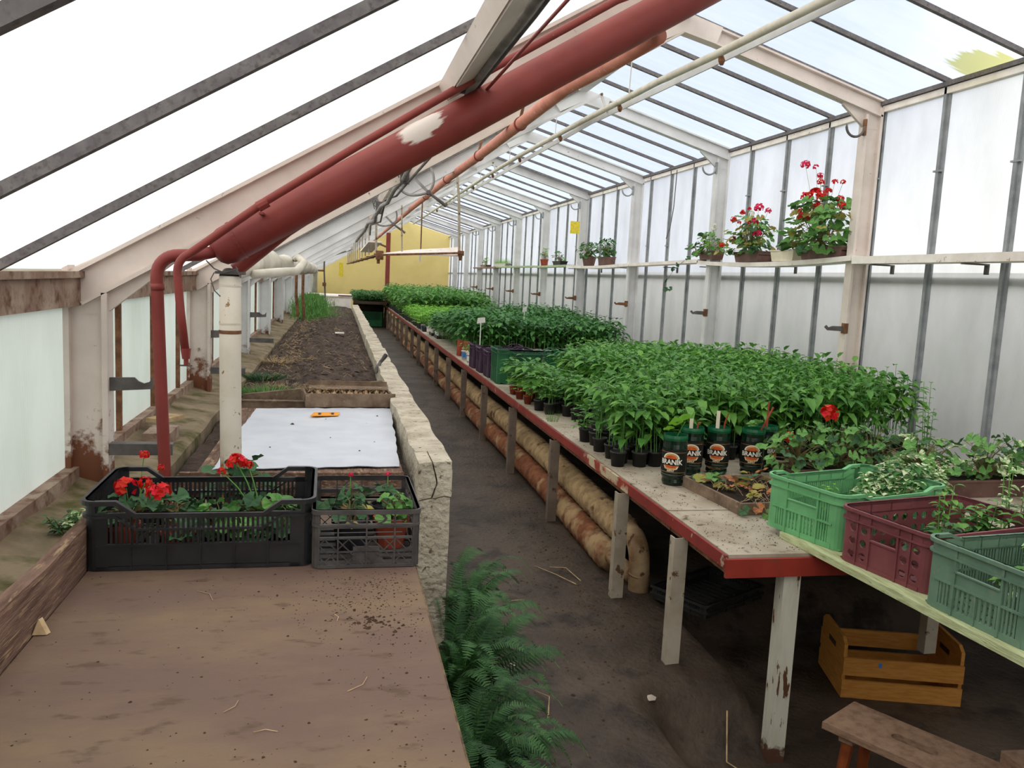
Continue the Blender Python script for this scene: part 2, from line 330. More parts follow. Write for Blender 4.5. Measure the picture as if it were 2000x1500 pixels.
# ================================================================== STRUCTURE
XL, XR, RX, RZ, ZL, ZR = -.98, 4.08, 2.38, 3.60, 1.58, 3.13
Y0, SP, YE, YB = 3.33, 2.55, 31.4, -3.6
def zroof(x): return ZL + (x - XL) * (RZ - ZL) / (RX - XL) if x < RX else RZ - (x - RX) * (RZ - ZR) / (XR - RX)
def fz(x, y):
    z = .018 * mn.noise((x * 1.3, y * 1.1, 0)) + .006 * mn.noise((x * 9, y * 9, 2))
    a = min(1, max(0, (x - 1.18) / .22)); b = min(1, max(0, (3.12 - y) / .30))
    c = min(1, max(0, (x - 1.66) / .2)) * min(1, max(0, (4.05 - y) / .2))
    a = a * a * (3 - 2 * a) * b * b * (3 - 2 * b); c = c * c * (3 - 2 * c)
    return z - .25 * max(a, c)
mb = MB()
mb.grid(-1.0, 4.1, YB, 3.9, 120, 160, fz); mb.grid(-1.0, 4.1, 3.9, 31.5, 120, 160, fz)
O('floor', mb, M_floor, label='dark damp concrete floor of the aisle', kind='structure', smooth=True, base=(1.5, 10, 0))
mb = MB(); mb.box(-60, -1.06, -40, 120, -.3, .55); mb.box(4.2, 60, -40, 120, -.3, .0); mb.box(-1.06, 4.2, 31.7, 120, -.3, 0); mb.box(-1.06, 4.2, -40, YB - .1, -.3, 0)
O('ground_outside', mb, M_outground, label='grassy ground outside the greenhouse', kind='structure')
mb = MB(); mb.box(5.5, 9.5, -6, 36, -.1, 1.88); mb.box(-6, -3.4, -6, 34, .3, 1.25)  # added boxes, no known buildings: they block low light for a panel gradient
O('trim_3', mb, M_shadeblock, label='low blocks added outside to darken the lower panels', kind='structure')

def panel_box(a, b, c, d, nrm, t, name, mat_, parent):
    """thin sheet: inner face corners a,b,c,d ; thickness t along nrm (outwards)"""
    mb = MB(); n = Vector(nrm) * t; P = [Vector(p) for p in (a, b, c, d)]
    mb.add(P, [(0, 1, 2, 3)], 0); Q = [p + n for p in P]
    mb.add(P + Q, [(7, 6, 5, 4), (0, 4, 5, 1), (1, 5, 6, 2), (2, 6, 7, 3), (3, 7, 4, 0)], 1)
    return O(name, mb, [mat_, M_clear], parent)
FY = [Y0 + SP * k for k in range(-2, 12)]; FY[1] = .60; FY[0] = -1.95
def bars(y, st):
    return [y + st * k for k in range(-20, 60) if YB + .1 < y + st * k < YE - .1] + [YE]
BL = bars(3.33, .72); BR = bars(5.87, .69)
BL = [YB + .02] + BL; BR = [YB + .02] + BR
wl = E('wall_left', (XL, 10, .8), 'low left side of milky multiwall plastic panels', kind='structure')
wr = E('wall_right', (XR, 10, .4), 'tall right side of translucent multiwall plastic panels', kind='structure')
ce = E('ceiling', (RX, 10, RZ), 'asymmetric pitched roof of translucent plastic sheets', kind='structure')
for a, b in zip(BL, BL[1:]):
    panel_box((XL, a, .84), (XL, a, 1.5), (XL, b, 1.5), (XL, b, .84), (-1, 0, 0), .01, 'panel', M_wallL, wl)
    panel_box((XL, a, ZL), (RX, a, RZ), (RX, b, RZ), (XL, b, ZL), (-.515, 0, .857), .01, 'roof_panel', M_roofL, ce)
for a, b in zip(BR, BR[1:]):
    panel_box((XR, a, .45), (XR, b, .45), (XR, b, ZR - .02), (XR, a, ZR - .02), (1, 0, 0), .01, 'panel', M_wallR, wr)
    panel_box((RX, a, RZ), (XR + .06, a, ZR - .016), (XR + .06, b, ZR - .016), (RX, b, RZ), (.256, 0, .967), .01, 'roof_panel', M_roofR, ce)
for y in BL[1:-1]:
    if abs(y - Y0) < .05: continue
    O('glazing_bar', MB().box(XL, XL + .022, y - .014, y + .014, .84, 1.5), M_rust, wl)
    O('glazing_bar', MB().beam((XL, y, ZL), (RX, y, RZ), .024, .026, mi=0, off=-.014), M_barroof, ce)
for y in BR[1:-1]:
    mb = MB().box(XR - .014, XR, y - .034, y + .034, .45, ZR - .03); mb.box(XR - .03, XR - .012, y - .012, y + .012, .45, ZR - .03)
    jz = 2.1 + (y * 7.3 % 1) * .5; mb.box(XR - .034, XR - .012, y - .037, y + .037, jz, jz + .012)
    O('glazing_bar', mb, M_barR, wr)
    O('glazing_bar', MB().beam((RX, y, RZ), (XR, y, ZR), .03, .03, off=-.016), M_barroof, ce)
O('eave_beam', MB().box(XL - .02, XL + .06, YB, YE, 1.45, 1.572).box(XL - .02, XL + .075, YB, YE, 1.552, 1.575), M_rustbeam, wl, 'rust-stained eave beam')
O('sill', MB().box(XL - .04, XL + .045, YB, YE, .79, .845), M_rustbeam, wl)
O('eave_strip', MB().box(XR - .03, XR + .02, YB, YE, ZR - .10, ZR - .055), M_shelf, wr)
O('eave_beam', MB().box(XR - .045, XR + .05, YB, YE, ZR - .05, ZR - .02), M_barroof, wr)
O('base_wall', MB().box(XR - .02, XR + .12, YB, YE, -.3, .45), M_concrete, wr)
O('seam_rail', MB().box(XR + .012, XR + .04, YB, YE, 1.74, 1.785), M_barR, wr)
O('base_wall', MB().box(XL - .08, XL + .02, YB, YE, -.05, .79), M_concrete, wl)
O('ridge_cap', MB().beam((RX, YB, RZ - .03), (RX, YE, RZ - .03), .10, .05), M_framefar, ce)
# end walls
mb = MB(); mb.prism([(XL - .1, YE, -.05), (XL - .1, YE, ZL), (RX, YE, RZ + .02), (XR + .1, YE, ZR), (XR + .1, YE, -.05)], (0, .2, 0))
O('wall_back', mb, M_yellow, label='yellow plastered gable at the far end', kind='structure')
wf = E('wall_front', (1.5, YB, 0), 'translucent gable behind the viewer', kind='structure')
for a, b in zip(np.linspace(XL, XR, 8)[:-1], np.linspace(XL, XR, 8)[1:]):
    a, b = float(a), float(b); panel_box((a, YB, .4), (b, YB, .4), (b, YB, zroof(b)), (a, YB, zroof(a)), (0, -1, 0), .01, 'panel', M_wallR, wf)
    O('mullion', MB().box(a, a + .04, YB, YB + .04, 0, zroof(a) - .02), M_framefar, wf)
O('base_wall', MB().box(XL, XR, YB - .08, YB, -.05, .4), M_concrete, wf)

# portal frames ----------------------------------------------------
def frame(i, y, m_, label):
    t = E('portal_frame', (RX, y, 0), label, kind='structure')
    tk = .085
    # left post: web facing the viewer with thin flanges either side
    mb = MB().box(-.965, -.835, y - .012, y + .012, .70, 1.52); mb.box(-.975, -.955, y - tk / 2, y + tk / 2, .70, 1.60); mb.box(-.845, -.825, y - tk / 2, y + tk / 2, .70, 1.50)
    O('post', mb, m_, t)
    mb = MB().box(3.915, 4.05, y - .012, y + .012, 0 if y > 3.2 else -.25, 3.02); mb.box(3.905, 3.925, y - tk / 2, y + tk / 2, 0 if y > 3.2 else -.25, 3.00); mb.box(4.03, 4.05, y - tk / 2, y + tk / 2, 0 if y > 3.2 else -.25, 3.06)
    O('post', mb, m_, t)
    def raf(ax, az, bx, bz, dep):
        A = Vector((ax, y, az)); B = Vector((bx, y, bz)); d = (B - A).normalized(); u = Vector((-d.z, 0, d.x))
        if u.z < 0: u = -u
        mb = MB(); mb.beam(A, B, .024, dep, u, off=-dep / 2 - .012); mb.beam(A, B, tk, .014, u, off=-.022); mb.beam(A, B, tk, .014, u, off=-dep - .004)
        return O('rafter', mb, m_, t)
    raf(XL + .0, ZL - .008, RX, RZ - .008, .128); raf(RX, RZ - .008, XR, ZR - .008, .125)
    mb = MB().prism([(RX - .28, y - .045, RZ - .19), (RX - .22, y - .045, RZ - .27), (RX, y - .045, RZ - .16), (RX + .26, y - .045, RZ - .22), (RX + .30, y - .045, RZ - .10), (RX, y - .045, RZ - .02)], (0, .09, 0)); O('apex_plate', mb, m_, t)
    mb = MB().prism([(-.96, y - .014, 1.42), (-.84, y - .014, 1.42), (-.60, y - .014, 1.62), (-.70, y - .014, 1.72), (-.96, y - .014, 1.58)], (0, .028, 0)); O('knee_plate', mb, m_, t)
    mb = MB().prism([(3.92, y - .014, 2.90), (4.04, y - .014, 2.90), (4.05, y - .014, 3.10), (3.75, y - .014, 3.17), (3.72, y - .014, 3.06)], (0, .028, 0)); O('knee_plate', mb, m_, t)
    return t
for k, y in enumerate(FY):
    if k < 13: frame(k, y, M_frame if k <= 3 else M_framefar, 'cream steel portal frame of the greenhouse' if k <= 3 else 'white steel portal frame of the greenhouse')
for (px, w, n, ln) in ((.43, .075, 1, 1), (1.67, .08, 2, 0)):
    z = zroof(px) - .11
    mb = MB()
    d = Vector((.857, 0, .515)) * (w / 2); u = Vector((-.515, 0, .857))
    for a, b in zip(FY, FY[1:]):
        A = Vector((px, a + .03, z)); B = Vector((px, b - .03, z))
        mb.beam(A, B, w, .012, u); mb.beam(A + d, B + d, .012, .06, u, off=.03); mb.beam(A - d, B - d, .012, .06, u, off=.03)
    O('trim_%d' % n, mb, M_frame, label='cream channel purlin under the left roof slope, ' + ('lower of the two' if n == 1 else 'upper of the two'), kind='structure')
# ledge along the left wall and curb
mb = MB(); prof = [(-1.0, .83), (-.93, .80), (-.84, .775), (-.72, .765), (-.685, .75), (-.675, .56), (-.675, 0)]
ny = 180
for i in range(ny + 1):
    y = YB + (YE - YB) * i / ny if i > 60 else YB + (8 - YB) * i / 60
    if i > 60: y = 8 + (YE - 8) * (i - 60) / (ny - 60)
    for j, (x, z) in enumerate(prof):
        q = mn.noise((x * 5, y * 2.2, 3)); mb.v.append((x + .012 * q * (j > 2), y, z + .016 * mn.noise((x * 7, y * 4, 0)) + .006 * mn.noise((x * 30, y * 20, 1))))
k_ = len(prof)
for i in range(ny):
    for j in range(k_ - 1):
        a = i * k_ + j; mb.f.append((a, a + 1, a + k_ + 1, a + k_)); mb.m.append(0)
O('trim_4', mb, M_ledge, label='sloping concrete ledge under the left panels', kind='structure')
# bed wall beside the aisle
def rough_block(mb, x0, x1, y0, y1, z0, z1, nx, ny, nz, amp, fr):
    """box with all faces gridded and jittered by one noise field"""
    def J(x, y, z):
        n_ = mn.noise_vector((x * fr, y * fr * .6, z * fr)); k = .5 + mn.noise((x * 3, y * 1.2, 5))
        return (x + n_.x * amp, y + n_.y * amp, z + n_.z * amp * (1 + k) * .8)
    def face(f, nu, nv):
        o = len(mb.v)
        for i in range(nu + 1):
            for j in range(nv + 1): mb.v.append(J(*f(i / nu, j / nv)))
        for i in range(nu):
            for j in range(nv): a = o + i * (nv + 1) + j; mb.f.append((a, a + nv + 1, a + nv + 2, a + 1)); mb.m.append(0)
    lx, ly, lz = x1 - x0, y1 - y0, z1 - z0
    face(lambda u, v: (x0 + lx * u, y0 + ly * v, z1), nx, ny); face(lambda u, v: (x0, y0 + ly * v, z0 + lz * u), nz, ny)
    face(lambda u, v: (x1, y0 + ly * v, z0 + lz * u), nz, ny); face(lambda u, v: (x0 + lx * u, y0, z0 + lz * v), nx, nz); face(lambda u, v: (x0 + lx * u, y1, z0 + lz * v), nx, nz)
mb = MB(); rough_block(mb, .35, .49, 3.62, 20.3, .0, .84, 6, 260, 8, .016, 5)
O('wall_bed', mb, M_bedwall, label='long crumbling pale bed wall beside the aisle', kind='structure', smooth=True)
# the broken end block with cracks
eb = E('bed_wall_end', (.42, 3.5, 0), 'cracked pale concrete end block of the bed wall', kind='structure')
def block_piece(poly, y0, y1):
    mb = MB(); P = []
    for (x, z), (x2, z2) in zip(poly, poly[1:] + poly[:1]):
        for k in range(4):
            q = k / 4; xx, zz = x + (x2 - x) * q, z + (z2 - z) * q; n_ = mn.noise_vector((xx * 22, 3, zz * 22)); P.append((xx + n_.x * .0035, y0 + n_.y * .004, zz + n_.z * .0035))
    mb.prism(P, (0, y1 - y0, 0)); return mb
for poly, dy in (([(.35, .838), (.403, .846), (.418, .80), (.424, .745), (.405, .692), (.35, .676)], .006), ([(.408, .846), (.488, .85), (.492, .76), (.489, .694), (.462, .700), (.411, .690), (.430, .745), (.423, .80)], 0), ([(.350, .671), (.404, .686), (.462, .695), (.486, .688), (.488, .50), (.484, .25), (.487, 0), (.35, 0), (.352, .3)], .004)):
    O('concrete_piece', block_piece(poly, 3.4 + dy, 3.64), M_bedwall, eb)
# soil in bed
def soilz(x, y):
    mound = .07 * math.exp(-((x + .05) / .3) ** 2) * (.6 + mn.noise((x * 2, y * .9, 1)))
    far = .03 * (y > 6)
    return .70 + (mound if y > 6 else 0) + far + .02 * mn.noise((x * 7, y * 5, 4)) + .012 * mn.noise((x * 22, y * 18, 6))
mb = MB(); mb.grid(-.67, .338, 3.5, 10, 40, 220, soilz); mb.grid(-.67, .338, 10, 20.6, 24, 120, soilz)
O('bed_soil', mb, M_soil, label='dark crumbly soil filling the raised bed', cat='soil', kind='stuff', smooth=True)
O('trim_5', MB().box(-.68, .35, 3.46, 3.52, 0, .66), M_concrete, label='low front wall of the raised bed', kind='structure')
# ================================================================== PIPES
def arc(c, r, a0, a1, u, v, n=8):
    c = Vector(c); u = Vector(u); v = Vector(v)
    return [c + u * r * math.cos(a0 + (a1 - a0) * i / n) + v * r * math.sin(a0 + (a1 - a0) * i / n) for i in range(n + 1)]
# great red heating pipe, rising like the rafters
A = Vector((-0.410, 3.214, 1.686)); B = Vector((1.763, 3.214, 3.026)); d = (B - A).normalized()
t = E('heating_pipe', tuple(A), 'thick dark red pipe rising diagonally on the cream column, paint scraped white', 'pipe')
M_redscr = mat('dark_red_pipe_scraped', (138, 56, 50), (124, 48, 44), 5, .5, spec=.4)
def scrape(M, c, r1, r2):
    nt = M.node_tree; L = nt.links.new; b = next(n for n in nt.nodes if n.type == 'BSDF_PRINCIPLED'); src = b.inputs['Base Color'].links[0].from_socket
    g = N(nt, 'ShaderNodeNewGeometry'); mp = N(nt, 'ShaderNodeMapping', vector_type='POINT'); mp.inputs['Rotation'].default_value = (0, math.atan2(d.z, d.x), 0)
    L(g.outputs['Position'], mp.inputs[0])
    n = N(nt, 'ShaderNodeTexNoise', i_Scale=1., i_Detail=5.); m2 = N(nt, 'ShaderNodeMapping'); m2.inputs['Scale'].default_value = (12, 60, 60); L(mp.outputs[0], m2.inputs[0]); L(m2.outputs[0], n.inputs['Vector'])
    mpc = Matrix.Rotation(math.atan2(d.z, d.x), 3, 'Y') @ Vector(c)
    sb = N(nt, 'ShaderNodeVectorMath', operation='SUBTRACT'); L(mp.outputs[0], sb.inputs[0]); sb.inputs[1].default_value = mpc
    sc = N(nt, 'ShaderNodeVectorMath', operation='MULTIPLY'); L(sb.outputs[0], sc.inputs[0]); sc.inputs[1].default_value = (1 / r1, 1 / r2, 1 / r2)
    ln = N(nt, 'ShaderNodeVectorMath', operation='LENGTH'); L(sc.outputs[0], ln.inputs[0])
    a = N(nt, 'ShaderNodeMath', operation='SUBTRACT'); L(n.outputs[0], a.inputs[0]); L(ln.outputs['Value'], a.inputs[1])
    r = N(nt, 'ShaderNodeMapRange', i_1=-.42, i_2=-.25); L(a.outputs[0], r.inputs[0])
    x = N(nt, 'ShaderNodeMix', data_type='RGBA'); L(r.outputs[0], x.inputs[0]); L(src, x.inputs[6]); x.inputs[7].default_value = (*srgb((216, 206, 198)), 1); L(x.outputs[2], b.inputs['Base Color'])
scrape(M_redscr, A + d * .84 + Vector((-.02, -.058, .04)), .11, .062)
pts = [A + d * s_ for s_ in (-.04, -.035, -.018, .015, .08, .5, 1.0, 1.5, 2.0, 2.5)]; rr = [.025, .042, .060, .069, .071, .071, .071, .071, .071, .071]
O('pipe', MB().tube(pts, rr, 28), M_redscr, t, smooth=True)
O('weld_ring', MB().tube([A + d * .05, A + d * .06], .073, 28), M_red, t)
# vertical red feed with elbow into the pipe end
t = E('feed_pipe', (-0.58, 3.157, 0), 'dark red vertical pipe curving at the top into the thick red pipe', 'pipe')
pts = [(-0.575, 3.157, 0.0), (-0.603, 3.157, 0.882), (-0.615, 3.157, 1.194), (-0.627, 3.157, 1.554)] + [tuple(p) for p in arc((-0.553, 3.157, 1.575), .074, PI, PI / 2, (1, 0, 0), (0, 0, 1))] + [(-0.492, 3.173, 1.653), (-0.410, 3.198, 1.677)]
O('pipe', MB().tube(pts, .0218, 14), M_red, t, smooth=True)
O('coupling', MB().tube([(-0.624, 3.157, 1.522), (-0.625, 3.157, 1.546)], .0238, 14), M_red, t, smooth=True)
# thin red pipe with a drain valve
t = E('drain_pipe', (-0.525, 3.083, 1.292), 'thin dark red pipe running above the thick one and bending down to a valve', 'pipe')
pts = [(-0.518, 3.083, 1.304), (-0.535, 3.083, 1.456), (-0.545, 3.083, 1.583)] + [tuple(p) for p in arc((-0.480, 3.083, 1.595), .065, PI, PI * .64, (1, 0, 0), (0, 0, 1), 6)] + [(-0.254, 3.075, 1.850), (0.057, 3.075, 2.063), (0.435, 3.075, 2.313), (0.984, 3.075, 2.661), (1.394, 3.075, 2.850)]
O('pipe', MB().tube(pts, .0145, 12), M_red, t, smooth=True)
O('clamp', MB().tube([(-0.279, 3.075, 1.829), (-0.246, 3.075, 1.850)], .019, 10).box(-.275, -.26, 3.07, 3.20, 1.805, 1.812), M_red, t)
v = O('valve', MB().tube([(-0.518, 3.083, 1.325), (-0.517, 3.083, 1.288)], [.018, .013], 10).tube([(-0.517, 3.083, 1.288), (-0.517, 3.083, 1.267)], .008, 8), M_red, t)
O('handle', MB().box(-.537, -.497, 3.079, 3.087, 1.262, 1.267), M_darksteel, t)
# lower red pipe
t = E('lower_red_pipe', (-0.385, 3.362, 1.604), 'mid-size dark red pipe starting on the column under the thick one', 'pipe')
O('pipe', MB().tube([(-0.385, 3.362, 1.604), (-0.361, 3.362, 1.624), (-0.197, 3.362, 1.768), (0.000, 3.362, 1.911), (0.344, 3.362, 2.141), (1.558, 3.362, 2.891)], [.028, .027, .0255, .0255, .0255, .0255], 14), M_red, t, smooth=True)
# column
t = E('support_column', (-0.37, 3.223, 0), 'round cream painted column with a rust ring beside the white sheet', 'column')
O('post', MB().tube([(-0.370, 3.223, 0.0), (-0.379, 3.223, 0.833), (-0.385, 3.223, 1.276), (-0.387, 3.223, 1.583)], .039, 22), M_column, t, smooth=True)
O('rust_ring', MB().tube([(-0.386, 3.223, 1.372), (-0.386, 3.223, 1.385)], .0402, 22), M_rust, t)
O('weld_ring', MB().tube([(-0.386, 3.223, 1.407), (-0.386, 3.223, 1.413)], .0402, 22).tube([(-0.386, 3.223, 1.546), (-0.386, 3.223, 1.553)], .0400, 22), M_column, t)
O('head', MB().tube([(-0.387, 3.223, 1.583), (-0.387, 3.231, 1.604)], [.039, .025], 16).box(-.435, -.336, 3.18, 3.265, 1.59, 1.60), M_darksteel, t)
O('wire', MB().tube([(-0.459, 3.141, 1.636), (-0.435, 3.165, 1.608), (-0.402, 3.173, 1.595), (-0.353, 3.173, 1.612)], .0025, 5).tube([(-0.435, 3.169, 1.595), (-0.447, 3.169, 1.571), (-0.435, 3.170, 1.530), (-0.414, 3.171, 1.509)], .0022, 5).tube([(-0.361, 3.165, 1.620), (-0.344, 3.165, 1.579)], .0022, 5), M_darksteel, t)
# white insulated pipe running back at the left
t = E('insulated_pipe', (-.45, 4.2, 1.62), 'white wrapped heating pipe running back along the left side', 'pipe')
def wob(i, j): return 1 + .05 * math.sin(i * 2.1 + j) + .03 * math.sin(i * 5.3)
O('wrapping', MB().tube([(-.42 + .02 * math.sin(k), 4.55 + .25 * k, 1.645 + .012 * math.sin(k * .8)) for k in range(44)], .075, 14, rf=wob), M_cream, t, smooth=True)
O('pipe', MB().tube([(-.46, 4.16, 1.60), (-.43, 4.4, 1.63), (-.42, 4.7, 1.645)], [.04, .05, .055], 12), M_cream, t, smooth=True)
O('drop_pipe', MB().tube([(-.42, 15.3, 1.64), (-.41, 15.5, 1.62), (-.41, 15.6, 1.5), (-.41, 15.6, 1.22)], [.07, .06, .05, .05], 12), M_cream, t, smooth=True)
t = E('thin_white_pipe', (-.38, 4.2, 1.6), 'thin white pipe crossing in front of the wrapped pipe', 'pipe')
O('pipe', MB().tube([(-.40, 4.22, 1.585), (-.30, 4.35, 1.60), (-.22, 4.7, 1.61), (-.20, 5.2, 1.66), (-.26, 5.8, 1.70), (-.34, 7, 1.70)], .022, 10), M_cream, t, smooth=True)
# salmon ridge pipe with clamps
t = E('ridge_pipe', (1.2, 5, 2.66), 'long salmon pink pipe hung along under the roof', 'pipe')
sp = [(1.285, 3.42, 2.66), (1.255, 3.83, 2.66), (1.18, 4.5, 2.66), (1.175, 5.6, 2.66), (1.16, 7.2, 2.66), (1.13, 9.1, 2.66), (1.11, 13.7, 2.66), (1.13, 30.5, 2.66)]
def dense(pts, st=.5):
    out = []
    for a, b in zip(pts, pts[1:]):
        a = Vector(a); b = Vector(b); n = max(1, int((b - a).length / st)); out += [a.lerp(b, i / n) for i in range(n)]
    return out + [Vector(pts[-1])]
O('pipe', MB().tube(dense(sp), .038, 16), M_salmon, t, smooth=True)
for y, x in ((5.6, 1.175), (7.2, 1.16), (9.1, 1.13), (11.2, 1.12)):
    O('clamp', MB().tube([(x, y, 2.66), (x, y + .025, 2.66)], .046, 16), M_red, t, 'dark red clamp ring')
    O('hanger', MB().beam((x, y + .02, 2.70), (x + .03, y + .02, zroof(x) - .03), .02, .006, (0, 1, 0)), M_rust, t)
for y, x in ((4.9, 1.178), (3.9, 1.25)): O('hanger', MB().beam((x, y, 2.70), (x + .02, y, zroof(x) - .03), .012, .006, (0, 1, 0)), M_darksteel, t)
# grey watering pipe hung right of the ridge, with small sprinklers and a flat bar behind
t = E('watering_pipe', (2.4, 5, 3.2), 'pale grey pipe under the right roof slope with small brown nozzles', 'pipe')
gp = [(2.60, 3.9, 3.22), (2.44, 5.4, 3.18), (2.40, 6.3, 3.20), (2.38, 8.2, 3.24), (2.31, 11, 3.25), (2.29, 13.6, 3.25), (2.31, 20, 3.25), (2.33, 27.0, 3.25)]
O('pipe', MB().tube(dense(gp), .0265, 12), M_cream, t, smooth=True)
def along(pts, y):
    for a, b in zip(pts, pts[1:]):
        if a[1] <= y <= b[1]: k = (y - a[1]) / (b[1] - a[1]); return Vector(a).lerp(Vector(b), k)
    return Vector(pts[-1])
O('flat_bar', MB().beam(along(gp, 4.0) + Vector((.055, 0, -.02)), along(gp, 8.2) + Vector((.055, 0, -.02)), .012, .05).beam(along(gp, 8.2) + Vector((.055, 0, -.02)), along(gp, 20) + Vector((.055, 0, -.02)), .012, .05), M_framefar, t)
for k in range(9):
    y = 5.35 + k * 1.9; p = along(gp, y)
    O('nozzle', MB().tube([p + Vector((.01, 0, -.02)), p + Vector((.02, 0, -.05)), p + Vector((.025, .01, -.075))], [.018, .024, .012], 8), M_rust, t)
for k in range(7):
    y = 6.9 + k * 2.3; p = along(gp, y); q = Vector((p.x - .02, y, zroof(p.x - .02) - .03))
    O('hanger', MB().tube([q, p + Vector((-.028, 0, .02)), p + Vector((-.005, 0, -.03)), p + Vector((.025, 0, 0))], .005, 5), M_cream, t)
# hinged support lever between ridge pipe and watering pipe
for y in (7.6, 12.6):
    p = along(gp, y)
    t = E('hinge_bracket', (2.2, y, 3.3), 'grey two-arm hinge bracket joining the salmon pipe and the pale pipe, ' + ('nearer one' if y < 8 else 'farther one'), 'bracket')
    O('arm', MB().beam((1.16, y, 2.71), (p.x - .06, y - .04, 3.34), .012, .022), M_framefar, t); O('arm', MB().beam((p.x - .06, y - .04, 3.345), (p.x + .02, y - .02, 3.17), .012, .022, (1, 0, 0)), M_framefar, t)
    O('bolt', MB().tube([(p.x - .06, y - .06, 3.345), (p.x - .06, y - .02, 3.345)], .012, 8), M_rust, t)
# grey conduit and red cable along the lower purlin
def cable(name, pts, r, m_, label):
    return O(name, MB().tube([Vector(p) for p in pts], r, 8), m_, label=label, cat='cable', smooth=True)
cable('conduit', [(.50, .7, 2.37), (.495, 2.4, 2.355), (.475, 3.2, 2.33), (.46, 3.33, 2.24), (.455, 3.5, 2.22), (.44, 4.2, 2.27), (.42, 5.0, 2.29), (.42, 5.8, 2.26), (.40, 6.4, 2.25), (.38, 6.9, 2.19), (.35, 7.3, 2.19), (.33, 7.9, 2.15), (.34, 8.3, 2.12), (.30, 9.0, 2.14), (.28, 9.6, 2.08), (.30, 10.4, 2.12), (.24, 12, 2.05)], .017, M_gray, 'thick grey conduit clipped along the lower purlin')
cable('conduit', [(.53, .7, 2.38), (.53, 2.4, 2.365), (.50, 3.22, 2.335), (.485, 3.36, 2.23), (.47, 3.6, 2.24), (.45, 5.8, 2.24), (.43, 6.6, 2.22), (.38, 7.2, 2.24), (.38, 8.0, 2.10), (.32, 8.8, 2.11), (.34, 9.5, 2.04)], .008, M_darksteel, 'thin dark cable beside the thick grey conduit')
cable('red_cable', [(.70, 1.6, 2.50), (.66, 2.3, 2.46), (.60, 2.8, 2.40), (.52, 3.2, 2.31), (.48, 3.36, 2.24)], .006, M_red, 'thin red cable slanting beside the conduit near the purlin joint')
for i, (x, y, z, l) in enumerate(((.47, 3.25, 2.335, 'nearest'), (.43, 5.8, 2.25, 'second'), (.35, 7.7, 2.17, 'third'))):
    mb = MB().box(x - .03, x + .03, y - .01, y + .01, z - .02, z + .09).tube([(x - .02, y, z + .03), (x - .05, y, z + .06), (x - .03, y, z + .10)], .004, 5).tube([(x - .04, y, z + .02), (x - .06, y, z + .09)], .004, 5)
    O('cable_clip', mb, M_darksteel, label='dark steel clip holding the grey conduit, %s from the viewer' % l, cat='clip')

# ================================================================== VENT OPENERS, RACK, RODS
def opener(x, y, z, s, label):
    t = E('vent_opener', (x, y, z), label, 'vent opener')
    Q = lambda *p: [Vector((x + a * s, y + b, z + c * s)) for a, b, c in p]
    def bez(P, n=12): return [P[0] * (1 - t_) ** 2 + P[1] * 2 * t_ * (1 - t_) + P[2] * t_ * t_ for t_ in [i / n for i in range(n + 1)]]
    O('arc_arm', MB().tube(bez(Q((-.30, .05, .08), (-.24, .02, -.10), (0, 0, 0))), .013 * s, 6), M_gray, t)
    O('arc_arm', MB().tube(bez(Q((.02, .05, .24), (.09, .02, .10), (0, 0, 0))), .013 * s, 6), M_gray, t)
    O('link', MB().beam(Q((-.16, .03, .15))[0], Q((.0, 0, .0))[0], .010, .028 * s), M_gray, t)
    O('handle', MB().tube(Q((.0, 0, .0), (.09, 0, -.06), (.18, 0, -.12)), [.012 * s, .015 * s, .017 * s], 8), M_darksteel, t)
    O('hub', MB().tube([(x, y - .03, z), (x, y + .05, z)], .022 * s, 8), M_darksteel, t)
opener(.84, 8.2, 2.42, 1.0, 'curved grey vent opener arm with a dark handle, nearer one')
opener(.75, 12.0, 2.32, .95, 'curved grey vent opener arm with a dark handle, farther one')
t = E('hanging_rack', (.48, 10.6, 1.84), 'rusty white steel rack hung on rods above the soil bed', 'rack')
def rail(mb, a, b, w, h): return mb.beam(a, b, w, h)
O('rail', rail(MB(), (.49, 10.6, 1.85), (.28, 26, 1.86), .05, .02), M_rust, t); O('rail', rail(MB(), (.62, 10.7, 1.88), (.34, 26, 1.88), .04, .02), M_leg, t)
for k in range(8): y = 10.7 + k * 2.1; x = .49 - .21 * (y - 10.6) / 15.4; O('rung', MB().beam((x - .05, y, 1.86), (x + .18, y, 1.88), .03, .015), M_rust, t)
O('corner_joint', MB().box(.46, .55, 10.55, 10.66, 1.79, 1.90).tube([(.49, 10.6, 1.80), (.49, 10.6, 1.74)], .02, 8), M_rust, t)
for k, (x, y) in enumerate([(.46, 10.6)] + [(.40 - .012 * j, 11.4 + 1.15 * j) for j in range(12)]):
    zt = min(zroof(x), 9) - .12 if k in (0, 4, 8) else 2.32 + .05 * (k % 2) + (.1 if k < 3 else 0)
    mb = MB().tube([(x, y, 1.86), (x - .01, y, zt)], .014 if k == 0 else .009, 7)
    if k not in (0,): mb.tube([(x - .01, y, zt), (x - .01, y, zt + .05), (x + .03, y, zt + .07), (x + .05, y, zt + .03)], .007, 5)
    O('rod', mb, M_leg, t)
t = E('hanging_board', (1.0, 10.5, 1.86), 'long white flaking board hung between two rods, slightly twisted', 'board')
n = 10; mb = MB()
for i in range(n + 1):
    k = i / n; x = .53 + 1.0 * k; z = 1.855 + .10 * k + .01 * math.sin(k * 5); tw = .06 + .62 * k
    for dy, dz in ((-.085, -.009), (.085, -.009), (.085, .009), (-.085, .009)):
        mb.v.append((x, 10.55 + dy * math.cos(tw), z + dz + dy * math.sin(tw)))
for i in range(n):
    for j in range(4): a = i * 4 + j; b = i * 4 + (j + 1) % 4; mb.f.append((a, b, b + 4, a + 4)); mb.m.append(0)
mb.f += [(3, 2, 1, 0), (n * 4, n * 4 + 1, n * 4 + 2, n * 4 + 3)]; mb.m += [0, 0]
